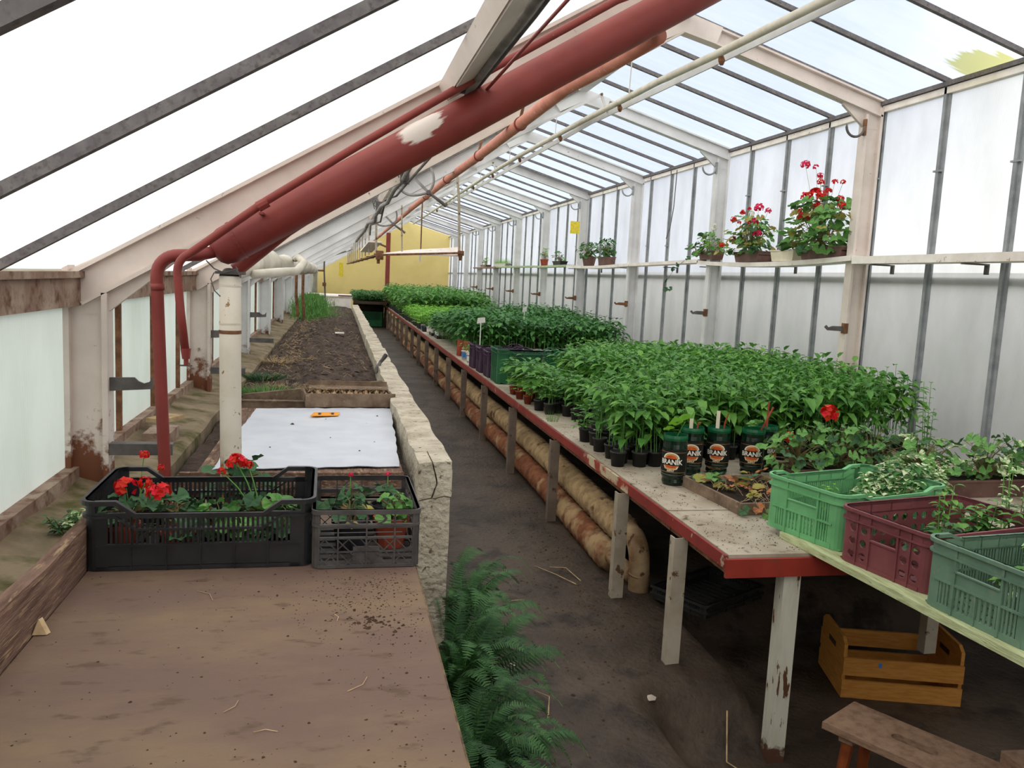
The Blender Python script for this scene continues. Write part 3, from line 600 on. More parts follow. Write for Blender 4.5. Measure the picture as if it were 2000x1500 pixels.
O('plank', mb, M_shelf, t)
O('edge_rail', MB().beam((.50, 10.42, 1.845), (1.53, 10.42, 1.925), .03, .025), M_rust, t)
O('end_joint', MB().box(1.47, 1.54, 10.42, 10.5, 1.89, 1.95).tube([(1.50, 10.46, 1.90), (1.50, 10.46, 1.83)], [.03, .018], 8), M_rust, t)
O('rod', MB().tube([(1.49, 10.5, 1.93), (1.46, 10.5, 2.6), (1.42, 10.5, zroof(1.42) - .12)], .017, 8), M_leg, t)
O('rod', MB().tube([(.78, 10.6, 1.90), (.76, 10.6, zroof(.76) - .15)], .010, 8), M_leg, t)
O('hanging_plank', MB().beam((.40, 12.6, 1.93), (.46, 10.9, 2.02), .17, .02), M_shelf, label='short white plank tilted on the hanging rack rail', cat='board')
t = E('hanging_rod', (1.34, 14.0, 1.9), 'thin rusty rod hanging in front of the yellow gable with a white end', 'rod')
O('rod', MB().tube([(1.34, 14.0, 3.0), (1.34, 14.0, 1.95)], .011, 7), M_rust, t); O('white_end', MB().tube([(1.33, 14.0, 1.98), (1.33, 14.0, 1.84)], .018, 8), M_cream, t)
t = E('far_post', (1.62, 28.6, 0), 'dark red square post standing before the yellow gable', 'post')
O('post', MB().box(1.56, 1.70, 28.35, 28.49, 0, 2.98), M_red, t); O('arm', MB().beam((1.60, 28.42, 2.5), (1.1, 28.42, 2.68), .06, .06), M_rust, t)
t = E('riser_pipe', (-.28, 19.0, .8), 'thin grey riser pipe standing at the far end of the bed', 'pipe')
O('pipe', MB().tube([(-.25, 19, .78), (-.28, 19, 1.3), (-.30, 19, 1.65), (-.30, 19, 1.86), (-.28, 19, 1.90), (.35, 22, 2.2)], .018, 8), M_darksteel, t); O('valve', MB().box(-.33, -.25, 18.95, 19.05, 1.28, 1.36).tube([(-.5, 19, 1.62), (-.3, 19, 1.62)], .02, 8), M_rust, t)
for k, (x, z) in enumerate(((-.62, 1.25), (-.52, 1.22))): O('drain_stub', MB().tube([(x, 13.2, z + .35), (x, 13.2, z), (x + .03, 13.2, z - .35)], .022, 8), M_rust, label='rusty vertical pipe stub by the far left wall, %s of the pair' % ('left' if k == 0 else 'right'), cat='pipe', group='rusty stubs')
# hooks and brackets on posts
hk = 0
for k in range(3, 11):
    y = FY[k]; t = E('post_hook', (3.9, y - .045, 2.85), 'curved %s hook on the %s right hand post' % ('black' if k == 3 else 'grey', ('nearest', 'second', 'third', 'fourth', 'fifth', 'sixth', 'seventh', 'eighth')[k - 3]), 'hook')
    O('hook', MB().tube(arc((3.815, y - .05, 2.90), .075, PI * .95, PI * 2.02, (1, 0, 0), (0, 0, 1), 12), [.004] + [.010] * 11 + [.012], 7), M_darksteel if k == 3 else M_barR, t, smooth=True)
    O('plate', MB().box(3.885, 3.905, y - .06, y - .035, 2.84, 2.96), M_rust if k == 3 else M_barR, t)
    nm = ('nearest', 'second', 'third', 'fourth', 'fifth', 'sixth', 'seventh', 'eighth')[k - 3]
    mb = MB().prism([(3.905, y - .03, 1.345), (3.76, y - .03, 1.35), (3.73, y - .03, 1.375), (3.745, y - .03, 1.39), (3.765, y - .03, 1.372), (3.80, y - .03, 1.385), (3.905, y - .03, 1.385)], (0, .012, 0))
    t2 = O('wall_bracket', mb, M_darksteel if k < 5 else M_rust, label='short dark notched bracket on the %s right hand post' % nm, cat='bracket')
    O('bracket_root', MB().box(3.89, 3.925, y - .045, y - .005, 1.33, 1.41), M_rust, t2)
for k in (2, 3, 4):
    y = FY[k] - .02; nm = ('nearest', 'second', 'third')[k - 2]
    mb = MB().prism([(-.835, y, 1.135), (-.675, y, 1.145), (-.672, y, 1.192), (-.686, y, 1.172), (-.705, y, 1.166), (-.724, y, 1.174), (-.738, y, 1.188), (-.835, y, 1.186)], (0, .01, 0))
    O('wall_bracket', mb, M_darksteel, label='flat dark bracket with a rounded notch on the %s left hand post' % nm, cat='bracket')
    O('angle_bar', MB().box(-.835, -.60, y - .02, y + .03, .930, .938).box(-.835, -.60, y - .02, y - .014, .895, .930), M_darksteel, label='dark angle bar low on the %s left hand post' % nm, cat='bar')
O('sticky_trap', MB().box(3.70, 3.86, 13.3, 13.304, 2.42, 2.62), M_yelltrap, label='yellow sticky trap card hanging by the right wall', cat='trap')
O('sticky_trap', MB().box(.02, .12, 19.5, 19.504, 1.50, 1.82), M_yelltrap, label='small yellow trap card hanging over the far bed end', cat='trap')
O('hanging_string', MB().tube([(4.02, 9.75, 3.05), (4.01, 9.75, 2.6), (4.0, 9.8, 2.35), (3.98, 9.85, 2.22)], .006, 5), M_darksteel, label='dark string hanging from the right eave', cat='string')

# ================================================================== BENCH
bn = E('plant_bench', (1.48, 2.82, 0), 'very long low plant bench with a dark red edge beside the aisle', 'bench')
BX0, BX1, BY0, BY1, BZ = 1.478, 3.9, 2.815, 28.3, .62
jn = [BY0, 3.42, 4.95, 6.5, 8.05, 9.6, 11.15, 12.7, 14.25, 15.8, 17.35, 18.9, 20.45, 22.0, 23.55, 25.1, 26.65, BY1]
for a, b in zip(jn, jn[1:]):
    for x0, x1 in ((BX0 + .006, 2.68), (2.69, BX1)):
        dz = R.uniform(-.003, .002); O('bench_board', MB().box(x0, x1, a + .004, b - .004, BZ - .022 + dz, BZ + dz), M_bench, bn)
for a, b in ((BY0, 3.9), (3.9, 4.62), (4.62, 12), (12, 20), (20, BY1)):
    m_ = mat('worn_edge', (196, 180, 150), (150, 62, 50), 9, .7, lo=.48, hi=.56) if a == 3.9 else M_redbench
    O('front_rail', MB().box(BX0 - .012, BX0, a, b, BZ - .052, BZ - .002), m_, bn)
O('end_rail', MB().box(BX0 - .012, 3.9, BY0 - .02, BY0 - .004, BZ - .085, BZ - .012), mat('bench_end_red', (148, 50, 38), (128, 42, 32), 5, .6, spot=(120, 60, 44), sscale=14, slo=.58, shi=.7), bn)
O('under_rail', MB().box(BX0 + .02, BX0 + .06, BY0, BY1, BZ - .09, BZ - .024).box(2.7, 2.76, BY0, BY1, BZ - .09, BZ - .024), M_rust, bn)
legY = [3.23, 3.97] + [5.34 + 1.385 * k for k in range(17)]
M_legend = mat('worn_corner_leg', (204, 202, 188), (188, 184, 166), 6, .7, spot=(92, 60, 40), sscale=(9), slo=.60, shi=.63, stretch=(4, 4, .8), rust=((84, 56, 42), -.24, -.05, .60))
def hleg(x, y, z0, m_, w=.062, dp=.05):
    """channel leg: web seen face on, two small flanges"""
    mb = MB().box(x - w / 2 + .006, x + w / 2 - .006, y - dp / 2, y - dp / 2 + .006, z0, BZ - .06); mb.box(x - w / 2, x - w / 2 + .006, y - dp / 2, y + dp / 2, z0, BZ - .06); mb.box(x + w / 2 - .006, x + w / 2, y - dp / 2, y + dp / 2, z0, BZ - .06)
    return O('leg', mb, m_, bn)
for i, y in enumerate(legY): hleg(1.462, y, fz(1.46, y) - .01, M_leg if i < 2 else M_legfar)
hleg(1.76, 2.845, -.27, M_legend, .072, .06)
for y in legY[::2]: hleg(2.75, y, -.02, M_leg)
for y in [3.3] + legY[2:]:
    O('cross_bar', MB().box(1.49, 3.9, y + .1, y + .14, BZ - .085, BZ - .024), M_rust, bn)
t = E('bench_end_wall', (1.5, 28.4, 0), 'pale concrete block ending the long bench', 'block'); O('block', MB().box(1.40, 1.545, 28.31, 28.6, 0, .62), M_concrete, t)
# insulated pipes under the bench
def wrap(amp, f1, f2):
    def rf(i, j): return 1 + amp * (abs(math.sin(i * .785 + j * .785)) + abs(math.sin(i * .785 - j * .785)) - 1.1) + amp * .5 * mn.noise((i * .13, j * .7, 3)) - (.14 if (i % 97) < 2 else 0)
    return rf
def wpipe(x, z, r, y0, y1, m_, label, amp, wob_):
    t = E('wrapped_pipe', (x, y0, z), label, 'pipe'); pts = []; y = y0
    while y < y1: pts.append((x + wob_ * math.sin(y * 1.3), y, z + wob_ * math.sin(y * .9 + 1))); y += .022 if y < 9 else .08
    O('wrapping', MB().tube(pts, r, 32, rf=wrap(amp, 1.6, 2.4)), m_, t, smooth=True); return t
u = wpipe(1.62, .265, .083, 4.25, 28, M_tan, 'upper tan rope-wrapped pipe running under the bench', .085, .012)
wpipe(1.57, .085, .085, 4.33, 28, M_brownwrap, 'lower brown rope-wrapped pipe running under the bench', .09, .012)
t = E('pipe_elbow', (1.62, 4.0, 0), 'bare cream pipe elbow turning down to the floor below the bench', 'pipe')
O('elbow', MB().tube([(1.62, 4.45, .265), (1.62, 4.26, .265)] + [tuple(p) for p in arc((1.62, 4.20, .125), .14, PI / 2, PI * .97, (0, 1, 0), (0, 0, 1), 10)][1:] + [(1.622, 4.058, .05), (1.624, 4.055, -.26)], .056, 20), M_elbow, t, smooth=True)
O('joint_ring', MB().tube([(1.62, 4.062, .085), (1.62, 4.060, .095)], .059, 18), M_elbow, t, smooth=True)
O('branch', MB().tube([(1.61, 4.10, .05), (1.56, 4.34, .09)], .045, 12), M_elbow, t, smooth=True)
# ================================================================== LEFT BED THINGS
# foreground work table
t = E('work_table', (-.2, 1.2, 0), 'broad brown board table in the foreground dusted with soil', 'table')
mb = MB()
mb.prism([(-.60, -.5, .822), (.222, -.5, .822), (.222, 2.2, .822), (.232, 2.66, .822), (-.60, 2.66, .822)], (0, 0, .018))
O('tabletop', mb, M_table, t)
O('edge_strip', MB().box(.218, .226, -.5, 2.2, .818, .8395), mat('table_edge', (120, 100, 72), (70, 54, 42), 20, .8), t)
for x in (-.52, .14):
    for y in (-.2, 2.5): O('leg', MB().box(x - .03, x + .03, y - .03, y + .03, 0, .822), M_plank, t)
O('cross_bar', MB().box(-.55, .17, 2.47, 2.53, .76, .82).box(-.55, .17, -.23, -.17, .76, .82), M_plank, t)
mb = MB(); n = 14
for i in range(n + 1):
    y = -.6 + 2.93 * i / n; dx = .004 * math.sin(i * 1.1)
    for x, z in ((-.632, .80), (-.605, .80), (-.605 + dx, .955 + .004 * math.sin(i * 2)), (-.634 + dx, .958 + .004 * math.sin(i * 2))): mb.v.append((x, y, z))
for i in range(n):
    for j in range(4): a = i * 4 + j; b = i * 4 + (j + 1) % 4; mb.f.append((a, b, b + 4, a + 4)); mb.m.append(0)
mb.f += [(3, 2, 1, 0), (n * 4, n * 4 + 1, n * 4 + 2, n * 4 + 3)]; mb.m += [0, 0]
O('side_plank', mb, M_plank, label='weathered plank standing on edge along the left of the brown table', cat='plank')
O('paper_scrap', MB().prism([(-.603, 1.80, .842), (-.575, 1.80, .842), (-.595, 1.815, .87)], (.004, .012, 0)), M_straw, label='small tan wedge of wood at the foot of the side plank', cat='scrap')
# soil crumbs on the table: too many to count
mb = MB()
def crumb(mb, x, y, z, r):
    a0 = R.uniform(0, 6.28); v = []
    for i in range(6): q = r * R.uniform(.55, 1.1); v.append((x + q * math.cos(a0 + i * 1.047), y + q * math.sin(a0 + i * 1.047), z))
    mb.add(v + [(x + r * .2, y, z + r * R.uniform(.4, .8))], [(i, (i + 1) % 6, 6) for i in range(6)])
for k in range(1300):
    q = R.random()
    if q < .45: x, y = R.gauss(.08, .09), R.gauss(1.95, .13)
    elif q < .6: x, y = R.gauss(.14, .05), R.uniform(1.0, 2.1)
    elif q < .75: x, y = R.gauss(-.15, .12), R.gauss(1.1, .10)
    else: x, y = R.uniform(-.58, .2), R.uniform(.8, 2.2)
    if -.59 < x < .21 and .6 < y < 2.15: crumb(mb, x, y, .8402, R.choice((.0012, .0015, .002, .0022, .0036)) * R.uniform(.6, 1.2))
for k in range(26): crumb(mb, R.gauss(.10, .03), R.gauss(1.80, .03), .8402, R.uniform(.004, .008))
O('soil_crumbs', mb, M_dirt, label='dark soil crumbs scattered over the brown table', cat='soil', kind='stuff')
mb = MB()
for k in range(5):
    x, y = R.uniform(-.4, .15), R.uniform(1.2, 2.0)
    a = R.uniform(0, 3); l = R.uniform(.015, .05); mb.tube([(x, y, .842), (x + l * math.cos(a), y + l * math.sin(a), .843), (x + l * 1.8 * math.cos(a + .3), y + l * 1.8 * math.sin(a + .3), .842)], .0008, 4)
O('straw_bits', mb, M_straw, label='pale straw bits on the brown table', cat='straw', kind='stuff')
# white fleece sheet on the bed with lumps
def shz(x, y): return .768 + .006 * mn.noise((x * 6, y * 5, 0)) + .003 * mn.noise((x * 22, y * 18, 0))
mb = MB(); nx, ny = 34, 60
for side in (0, 1):
    for i in range(nx + 1):
        for j in range(ny + 1):
            u, v = i / nx, j / ny
            x = -.50 + .79 * u + .06 * v + (.012 * mn.noise((v * 9, 3, 0)) if i in (0, nx) else 0) - .03 * v * (1 - u)
            y = 3.60 + .07 * u + 1.62 * v + (.012 * mn.noise((u * 11, 7, 0)) if j in (0, ny) else 0)
            mb.v.append((x, y, shz(x, y) - .003 * side))
for side in (0, 1):
    o = side * (nx + 1) * (ny + 1)
    for i in range(nx):
        for j in range(ny):
            a = o + i * (ny + 1) + j; q = (a, a + ny + 1, a + ny + 2, a + 1); mb.f.append(q if side == 0 else q[::-1]); mb.m.append(0)
O('fleece_sheet', mb, M_sheet, label='white fleece sheet spread flat over the front of the bed', cat='sheet', smooth=True)
O('sheet_support', MB().box(-.56, .30, 3.56, 5.28, .735, .757), M_plank, label='flat board lying under the white fleece sheet', cat='board')
O('bed_plank', MB().box(-.62, .30, 3.535, 3.558, .665, .768), M_plank, label='brown plank on edge closing the front of the bed', cat='plank')
O('bed_plank', MB().box(-.60, .32, 5.34, 5.37, .70, .795).box(-.60, .32, 5.334, 5.376, .79, .797), M_graywood, label='grey brown plank on edge just behind the white sheet', cat='plank')
O('bed_plank', MB().beam((-.58, 5.62, .75), (.34, 6.38, .76), .03, .09), M_graywood, label='old plank lying across the bed behind the bulb tray', cat='plank')
t = O('price_tag', MB().prism([(-.14, 4.90, .777), (.02, 4.92, .777), (.03, 5.05, .777), (-.12, 5.03, .777)], (0, 0, .002)), M_orange, label='orange card lying on the white sheet', cat='card')
O('mark', MB().box(-.095, -.08, 4.94, 5.01, .779, .7795).box(-.10, -.074, 4.985, 4.992, .779, .7797).box(-.02, -.005, 4.95, 5.02, .779, .7795).box(-.03, .0, 4.99, 4.997, .779, .7797), M_ink, t)
for k, (x, y, r) in enumerate(((-.23, 4.68, .014), (.12, 3.98, .008), (-.02, 4.3, .006), (.2, 4.2, .006), (.25, 5.0, .008), (-.30, 4.05, .006), (.18, 4.75, .005), (-.05, 4.85, .005))):
    mb = MB(); crumb(mb, x, y, shz(x, y), r); O('soil_lump', mb, M_dirt, label=('largest dark soil lump, left part of the white sheet', 'soil lump at the front right of the white sheet', 'soil lump in the front middle of the white sheet', 'soil lump near the right edge of the white sheet', 'soil lump at the back right corner of the sheet', 'soil lump at the front left of the sheet by the column', 'small soil lump right of the sheet centre', 'tiny soil lump just before the orange card')[k], cat='soil', group='soil lumps on the sheet')
# bulb tray
t = E('bulb_tray', (.13, 5.6, .77), 'weathered wooden tray of small dried bulbs behind the white sheet', 'tray')
Mt = Matrix.Translation((.11, 5.28, .772)) @ Matrix.Rotation(.10, 4, 'Z')
for name, bx in (('front_board', (-.29, .27, 0, .014, 0, .085)), ('back_board', (-.29, .27, .42, .434, 0, .085)), ('side_board', (-.29, -.276, .014, .42, 0, .07)), ('side_board', (.256, .27, .014, .42, 0, .07)), ('base_board', (-.276, .256, .014, .42, 0, .01))):
    O(name, MB().box(*bx, M=Mt), M_graywood, t)
M_bulb = mat('bulb_skin', (202, 176, 146), (160, 120, 90), 40, .8, island=.25)
mb = MB()
for k in range(260):
    p = Mt @ Vector((R.uniform(-.25, .24), R.uniform(.03, .40), R.uniform(.02, .075))); r = R.uniform(.008, .014)
    mb.add([(p.x + r, p.y, p.z), (p.x, p.y + r, p.z), (p.x - r, p.y, p.z), (p.x, p.y - r, p.z), (p.x, p.y, p.z + r * 1.4), (p.x, p.y, p.z - r)], [(0, 1, 4), (1, 2, 4), (2, 3, 4), (3, 0, 4), (1, 0, 5), (2, 1, 5), (3, 2, 5), (0, 3, 5)])
O('bulbs', mb, M_bulb, t, kind='stuff')
mb = MB()
for k in range(60):
    p = Mt @ Vector((R.uniform(-.3, .26), R.uniform(.02, .42), .08)); a = R.uniform(0, 6.3); l = R.uniform(.03, .08)
    mb.tube([p, p + Vector((l * .5 * math.cos(a), l * .5 * math.sin(a), .02)), p + Vector((l * math.cos(a), l * math.sin(a), R.uniform(-.01, .02)))], .0012, 3)
O('dry_roots', mb, M_straw, t, kind='stuff')
O('metal_tray', MB().box(-.17, .34, 5.45, 5.62, .86, .865).box(-.17, .34, 5.61, 5.62, .86, .895), M_graywood, label='thin board laid over the back of the bulb tray', cat='board')
# straw litter on the soil bed
mb = MB()
for k in range(620):
    y = 5.5 + 14 * R.random() ** 1.3; x = R.choice((R.gauss(-.48, .10), R.gauss(-.50, .08), R.uniform(-.62, .30)))
    if not -.66 < x < .32: continue
    z = soilz(x, y) + .008; a = R.uniform(0, 6.3); l = R.uniform(.02, .09); w = R.uniform(.0012, .0028)
    mb.tube([(x, y, z), (x + l * .5 * math.cos(a), y + l * .5 * math.sin(a), z + R.uniform(0, .03)), (x + l * math.cos(a + .5), y + l * math.sin(a + .5), z - .004)], w, 3, cap=False)
O('straw_litter', mb, M_straw, label='dry straw strewn over the soil of the raised bed', cat='straw', kind='stuff')
def crumb_big(mb, x, y, z, r):
    v = []
    for a in range(6):
        t_ = a * PI / 3; q = r * R.uniform(.7, 1.1); v.append((x + q * math.cos(t_), y + q * math.sin(t_), z + r * R.uniform(.0, .35)))
    mb.add(v + [(x, y, z + r * R.uniform(.5, .9))], [(i, (i + 1) % 6, 6) for i in range(6)])
mb = MB()
for k in range(2200):
    y = 5.5 + 12 * R.random() ** 1.5; x = R.uniform(-.66, .33); crumb_big(mb, x, y, soilz(x, y) - .005, R.uniform(.008, .032))
O('soil_clods', mb, M_soil, label='dark clods lying on the soil of the raised bed', cat='soil', kind='stuff')
t = E('trowel', (.38, 7.1, .85), 'small black handled trowel stuck on the bed wall beside the aisle', 'trowel')
O('handle', MB().tube([(.415, 7.12, .93), (.39, 7.08, .90), (.365, 7.04, .875)], [.020, .016, .014], 8), M_black, t); O('blade', MB().tube([(.365, 7.04, .875), (.345, 7.0, .83), (.33, 6.96, .79)], [.014, .022, .006], 8), M_darksteel, t)
O('white_tile', MB().box(-.02, .10, 11.3, 11.42, .795, .81), M_shelf, label='small white tile lying on the far soil', cat='tile')
t = E('white_box', (-.25, 20.9, .7), 'long low white box closing the far end of the bed', 'box')
O('front_panel', MB().box(-.72, .34, 20.7, 20.75, .74, 1.0), M_shelf, t); O('lid', MB().box(-.76, .36, 20.68, 22.6, 1.0, 1.03), M_shelf, t); O('side_panel', MB().box(.30, .34, 20.75, 22.6, .74, 1.0), M_shelf, t)
O('red_lath', MB().box(.02, .36, 20.66, 20.72, 1.032, 1.055), M_rust, label='reddish lath lying on the white box', cat='lath')
O('brick', MB().box(-.87, -.75, 4.05, 4.28, .775, .83), M_rustbeam, label='reddish brick lying on the left ledge by the nearest post', cat='brick')
O('wood_block', MB().beam((-.86, 4.28, .85), (-.80, 4.46, .845), .10, .02), M_straw, label='tan wood offcut resting on the left ledge', cat='wood')
# ================================================================== RIGHT SHELF
sg = [(2.2, 5.78, M_shelf, 'nearest white shelf board, thick edged', 1.93, 1.925, 0.0, .055), (5.80, 8.62, M_shelf, 'white shelf board bowed under the big geraniums', 1.935, 1.93, .035, .04), (8.60, 11.25, M_shelf, 'white shelf board under the trailing plant', 1.945, 1.915, .0, .038),
      (11.28, 14.0, M_shelf, 'white shelf board under the two bushy pots', 1.915, 1.92, .02, .04), (14.02, 16.5, M_shelfgreen, 'pale green shelf board under the small red pot', 1.93, 1.92, .0, .035), (16.52, 20.6, M_shelfgreen, 'pale green shelf board before the grassy trays', 1.93, 1.94, 0, .035), (20.7, 24.2, M_rustbeam, 'rusty brown shelf board at the far end', 1.93, 1.93, 0, .035)]
for y0, y1, m_, lab, z0, z1, sag, th in sg:
    mb = MB(); n = 12
    for i in range(n + 1):
        k = i / n; y = y0 + (y1 - y0) * k; z = z0 + (z1 - z0) * k - sag * 4 * k * (1 - k)
        for x, dz in ((3.86, -th), (4.03, -th), (4.03, 0), (3.86, 0)): mb.v.append((x, y, z + dz))
    for i in range(n):
        for j in range(4): a = i * 4 + j; b = i * 4 + (j + 1) % 4; mb.f.append((a, b, b + 4, a + 4)); mb.m.append(0)
    mb.f += [(3, 2, 1, 0), (n * 4, n * 4 + 1, n * 4 + 2, n * 4 + 3)]; mb.m += [0, 0]
    O('shelf_board', mb, m_, label=lab, cat='shelf')
ORD = 'first second third fourth fifth sixth seventh eighth ninth tenth eleventh twelfth thirteenth fourteenth fifteenth sixteenth seventeenth eighteenth nineteenth twentieth'.split()
def ordn(i): return ORD[i] if i < 20 else 'twenty-' + ORD[i - 20] if i < 29 else 'number %d' % (i + 1)
sby = [4.62, 5.55, 6.9, 8.55, 9.6, 11.2, 12.6, 13.9]
for y in sby: O('shelf_bracket', MB().box(3.87, 4.06, y - .015, y + .015, 1.858, 1.868).box(4.045, 4.06, y - .015, y + .015, 1.80, 1.858), M_darksteel, label='dark flat bracket under the right shelf, %s one from the viewer' % ordn(sby.index(y)), cat='bracket', group='brackets under the right shelf')
# ================================================================== CRATES
def crate(name, L, Wd, H, m_, wallL, wallW, label, cat='crate', lip=.012, r=.03, notch=0., t=.005, tint=None):
    """L along local x, Wd along local y. wallL/wallW: functions(len,H)->rects (u0,u1,z0,z1,proud) building the lattice"""
    T = E(name, (0, 0, 0), label, cat)
    def wall(nm, org, ux, ln, fn, inward, H_=None):
        mb = MB(); ux = Vector(ux); iw = Vector(inward); org = Vector(org)
        for rc in fn(ln, H_ or H):
            if len(rc) == 2 and rc[0] == 'mb':
                for q in rc[1]: mb.prism([org + ux * u + Vector((0, 0, z)) for u, z in q], iw * t)
                continue
            u0, u1, z0, z1 = rc[:4]; pr = rc[4] if len(rc) > 4 else 0
            P = [org + ux * u + Vector((0, 0, z)) - iw * pr for u, z in ((u0, z0), (u1, z0), (u1, z1), (u0, z1))]; mb.prism(P, iw * (t + pr))
        return O(nm, mb, m_, T)
    a, b = L / 2, Wd / 2
    wall('side_wall', (-a + r, -b, 0), (1, 0, 0), L - 2 * r, wallL, (0, 1, 0)); wall('side_wall', (-a + r, b, 0), (1, 0, 0), L - 2 * r, wallL, (0, -1, 0))
    wall('end_wall', (-a, -b + r, 0), (0, 1, 0), Wd - 2 * r, wallW, (1, 0, 0), H + notch); wall('end_wall', (a, -b + r, 0), (0, 1, 0), Wd - 2 * r, wallW, (-1, 0, 0), H + notch)
    for cx, cy, a0 in ((-a + r, -b + r, PI), (a - r, -b + r, PI * 1.5), (a - r, b - r, 0), (-a + r, b - r, PI / 2)):
        mb = MB(); n = 5; o = 0
        for k in range(n + 1):
            an = a0 + PI / 2 * k / n
            for q, z in ((r, 0), (r, H + notch), (r - t, H + notch), (r - t, 0)): mb.v.append((cx + q * math.cos(an), cy + q * math.sin(an), z))
        for k in range(n):
            for j in range(4): p = k * 4 + j; q = k * 4 + (j + 1) % 4; mb.f.append((p, p + 4, q + 4, q)); mb.m.append(0)
        O('corner', mb, m_, T)
    # rim following the top, raised at the corners when notched
    def ring(z, dz, out, rr):
        mb = MB(); pts = []
        for cx, cy, a0 in ((-a + r, -b + r, PI), (a - r, -b + r, PI * 1.5), (a - r, b - r, 0), (-a + r, b - r, PI / 2)):
            for k in range(6): an = a0 + PI / 2 * k / 5; pts.append((cx, cy, math.cos(an), math.sin(an), z + notch))
            if notch:
                ax = (1, 0) if a0 in (PI,) else ((0, 1) if a0 == PI * 1.5 else ((-1, 0) if a0 == 0 else (0, -1)))
                ln_ = (L if ax[0] else Wd) - 2 * r; nx_, ny_ = math.cos(a0 + PI / 2), math.sin(a0 + PI / 2)
                if ax[0]:
                    for f_, h_ in ((.10, notch), (.19, 0), (.81, 0), (.90, notch)): pts.append((cx + ax[0] * ln_ * f_, cy + ax[1] * ln_ * f_, nx_, ny_, z + h_))
        n = len(pts)
        for cx, cy, nx_, ny_, zz in pts:
            for q, h in ((r - t, 0), (r + out, 0), (r + out, dz), (r - t, dz)): mb.v.append((cx + nx_ * q, cy + ny_ * q, zz + h))
        for k in range(n):
            for j in range(4): p = k * 4 + j; q = k * 4 + (j + 1) % 4; p2 = (k + 1) % n * 4 + j; q2 = (k + 1) % n * 4 + (j + 1) % 4; mb.f.append((p, p2, q2, q)); mb.m.append(0)
        return mb
    O('rim', ring(H - .012, .012, lip, 0).merge(ring(H - .045, .006, lip * .8, 0)), m_, T)
    mb = MB(); nb = max(4, int(L / .05))
    for i in range(nb): x = -a + .01 + (L - .02) * i / nb; mb.box(x, x + (L - .02) / nb * .62, -b + .006, b - .006, .002, .007)
    mb.box(-a + .006, a - .006, -b * .35, -b * .25, 0, .006).box(-a + .006, a - .006, b * .25, b * .35, 0, .006)
    O('base', mb, m_, T)
    return T
def fin(x0, x1, H, n, z0, z1, w=.45, pr=0):
    st = (x1 - x0) / n; return [(x0 + st * i + st * (1 - w) / 2, x0 + st * i + st * (1 + w) / 2, z0, z1, pr) for i in range(n)]
def veg_wall(ln, H):        # slatted upper half, solid lower band with ribs
    o = [(0, .028, 0, H), (ln - .028, ln, 0, H), (0, ln, 0, .010), (0, ln, H * .42, H * .42 + .006, .004), (0, ln, H - .014, H, .002), (.028, ln - .028, .012, H * .42)]
    o += fin(.03, ln - .03, H, max(6, int(ln / .0135)), H * .42, H - .012, .5)
    k = max(3, int(ln / .075)); o += [(ln * i / k - .0012, ln * i / k + .0012, 0, H, .005) for i in range(1, k)]
    return o
def lattice_wall(ln, H):    # grey crate: rails, uprights and diagonal braces
    o = [(0, ln, 0, .008, .002), (0, ln, H - .012, H, .003), (0, ln, H * .68, H * .68 + .005, .002), (0, ln, H * .50, H * .50 + .005, .003), (0, ln, H * .26, H * .26 + .003, 0)]
    o += [(ln * k - .002, ln * k + .002, 0, H, .003) for k in (.0, .2, .5, .8, 1.)]
    o += [(ln * .36, ln * .64, H * .12, H * .36, .0), (ln * .12, ln * .88, H * .60, H * .605, 0), (ln * .12, ln * .88, H * .80, H * .805, 0)]
    q = []; w = .003
    for i in range(-3, 9):
        u = ln * i / 8
        for s_ in (1, -1):
            u0, u1 = (u, u + H * .5) if s_ > 0 else (ln - u, ln - u - H * .5)
            za, zb = 0, H * .5
            def cl(uu, zz, other_u, other_z):
                if 0 <= uu <= ln: return uu, zz
                lim = 0 if uu < 0 else ln; k = (lim - uu) / (other_u - uu) if other_u != uu else 0; return lim, zz + (other_z - zz) * k
            if (u0 < 0 and u1 < 0) or (u0 > ln and u1 > ln): continue
            if s_ < 0 and i % 2: continue
            if (s_ > 0) != (u < ln / 2): pass
            A_ = cl(u0, za, u1, zb); B_ = cl(u1, zb, u0, za); q.append([(A_[0] - w / 2, A_[1]), (A_[0] + w / 2, A_[1]), (B_[0] + w / 2, B_[1]), (B_[0] - w / 2, B_[1])])
    for i in range(12):   # ring handle, drawn as short bars
        a_ = 2 * PI * i / 12; b_ = 2 * PI * (i + 1) / 12; c_ = (ln * .5, H * .84)
        q.append([(c_[0] + ln * .22 * math.cos(a_) * k, c_[1] + H * .12 * math.sin(a_) * k) for k in (1, .86)] + [(c_[0] + ln * .22 * math.cos(b_) * k, c_[1] + H * .12 * math.sin(b_) * k) for k in (.86, 1)])
    o.append(('mb', q)); return o
def slot_end(ln, H):        # hand hole in the upper middle, slots beneath and beside it
    c0, c1 = .24 * ln, .76 * ln
    o = [(0, .02, 0, H), (ln - .02, ln, 0, H), (0, ln, 0, .02, .002), (0, ln, H - .045, H, .001), (c0 - .004, c0 + .004, .0, H, .006), (c1 - .004, c1 + .004, .0, H, .006), (.5 * ln - .003, .5 * ln + .003, 0, H * .42, .006), (0, ln, H * .42, H * .42 + .007, .005),
         (c0, c1, H * .42, H * .62, 0), (c0, c1, H * .62, H * .64, .006)]
    o += fin(.02, c0 - .004, H, 4, .02, H * .42, .5) + fin(.02, c0 - .004, H, 4, H * .42, H - .045, .5) + fin(c1 + .004, ln - .02, H, 4, .02, H * .42, .5) + [(c1, ln - .02, H * .42, H - .045)]
    o += fin(c0 + .006, .5 * ln - .004, H, 4, .02, H * .42, .5) + fin(.5 * ln + .004, c1 - .006, H, 4, .02, H * .42, .5)
    return o
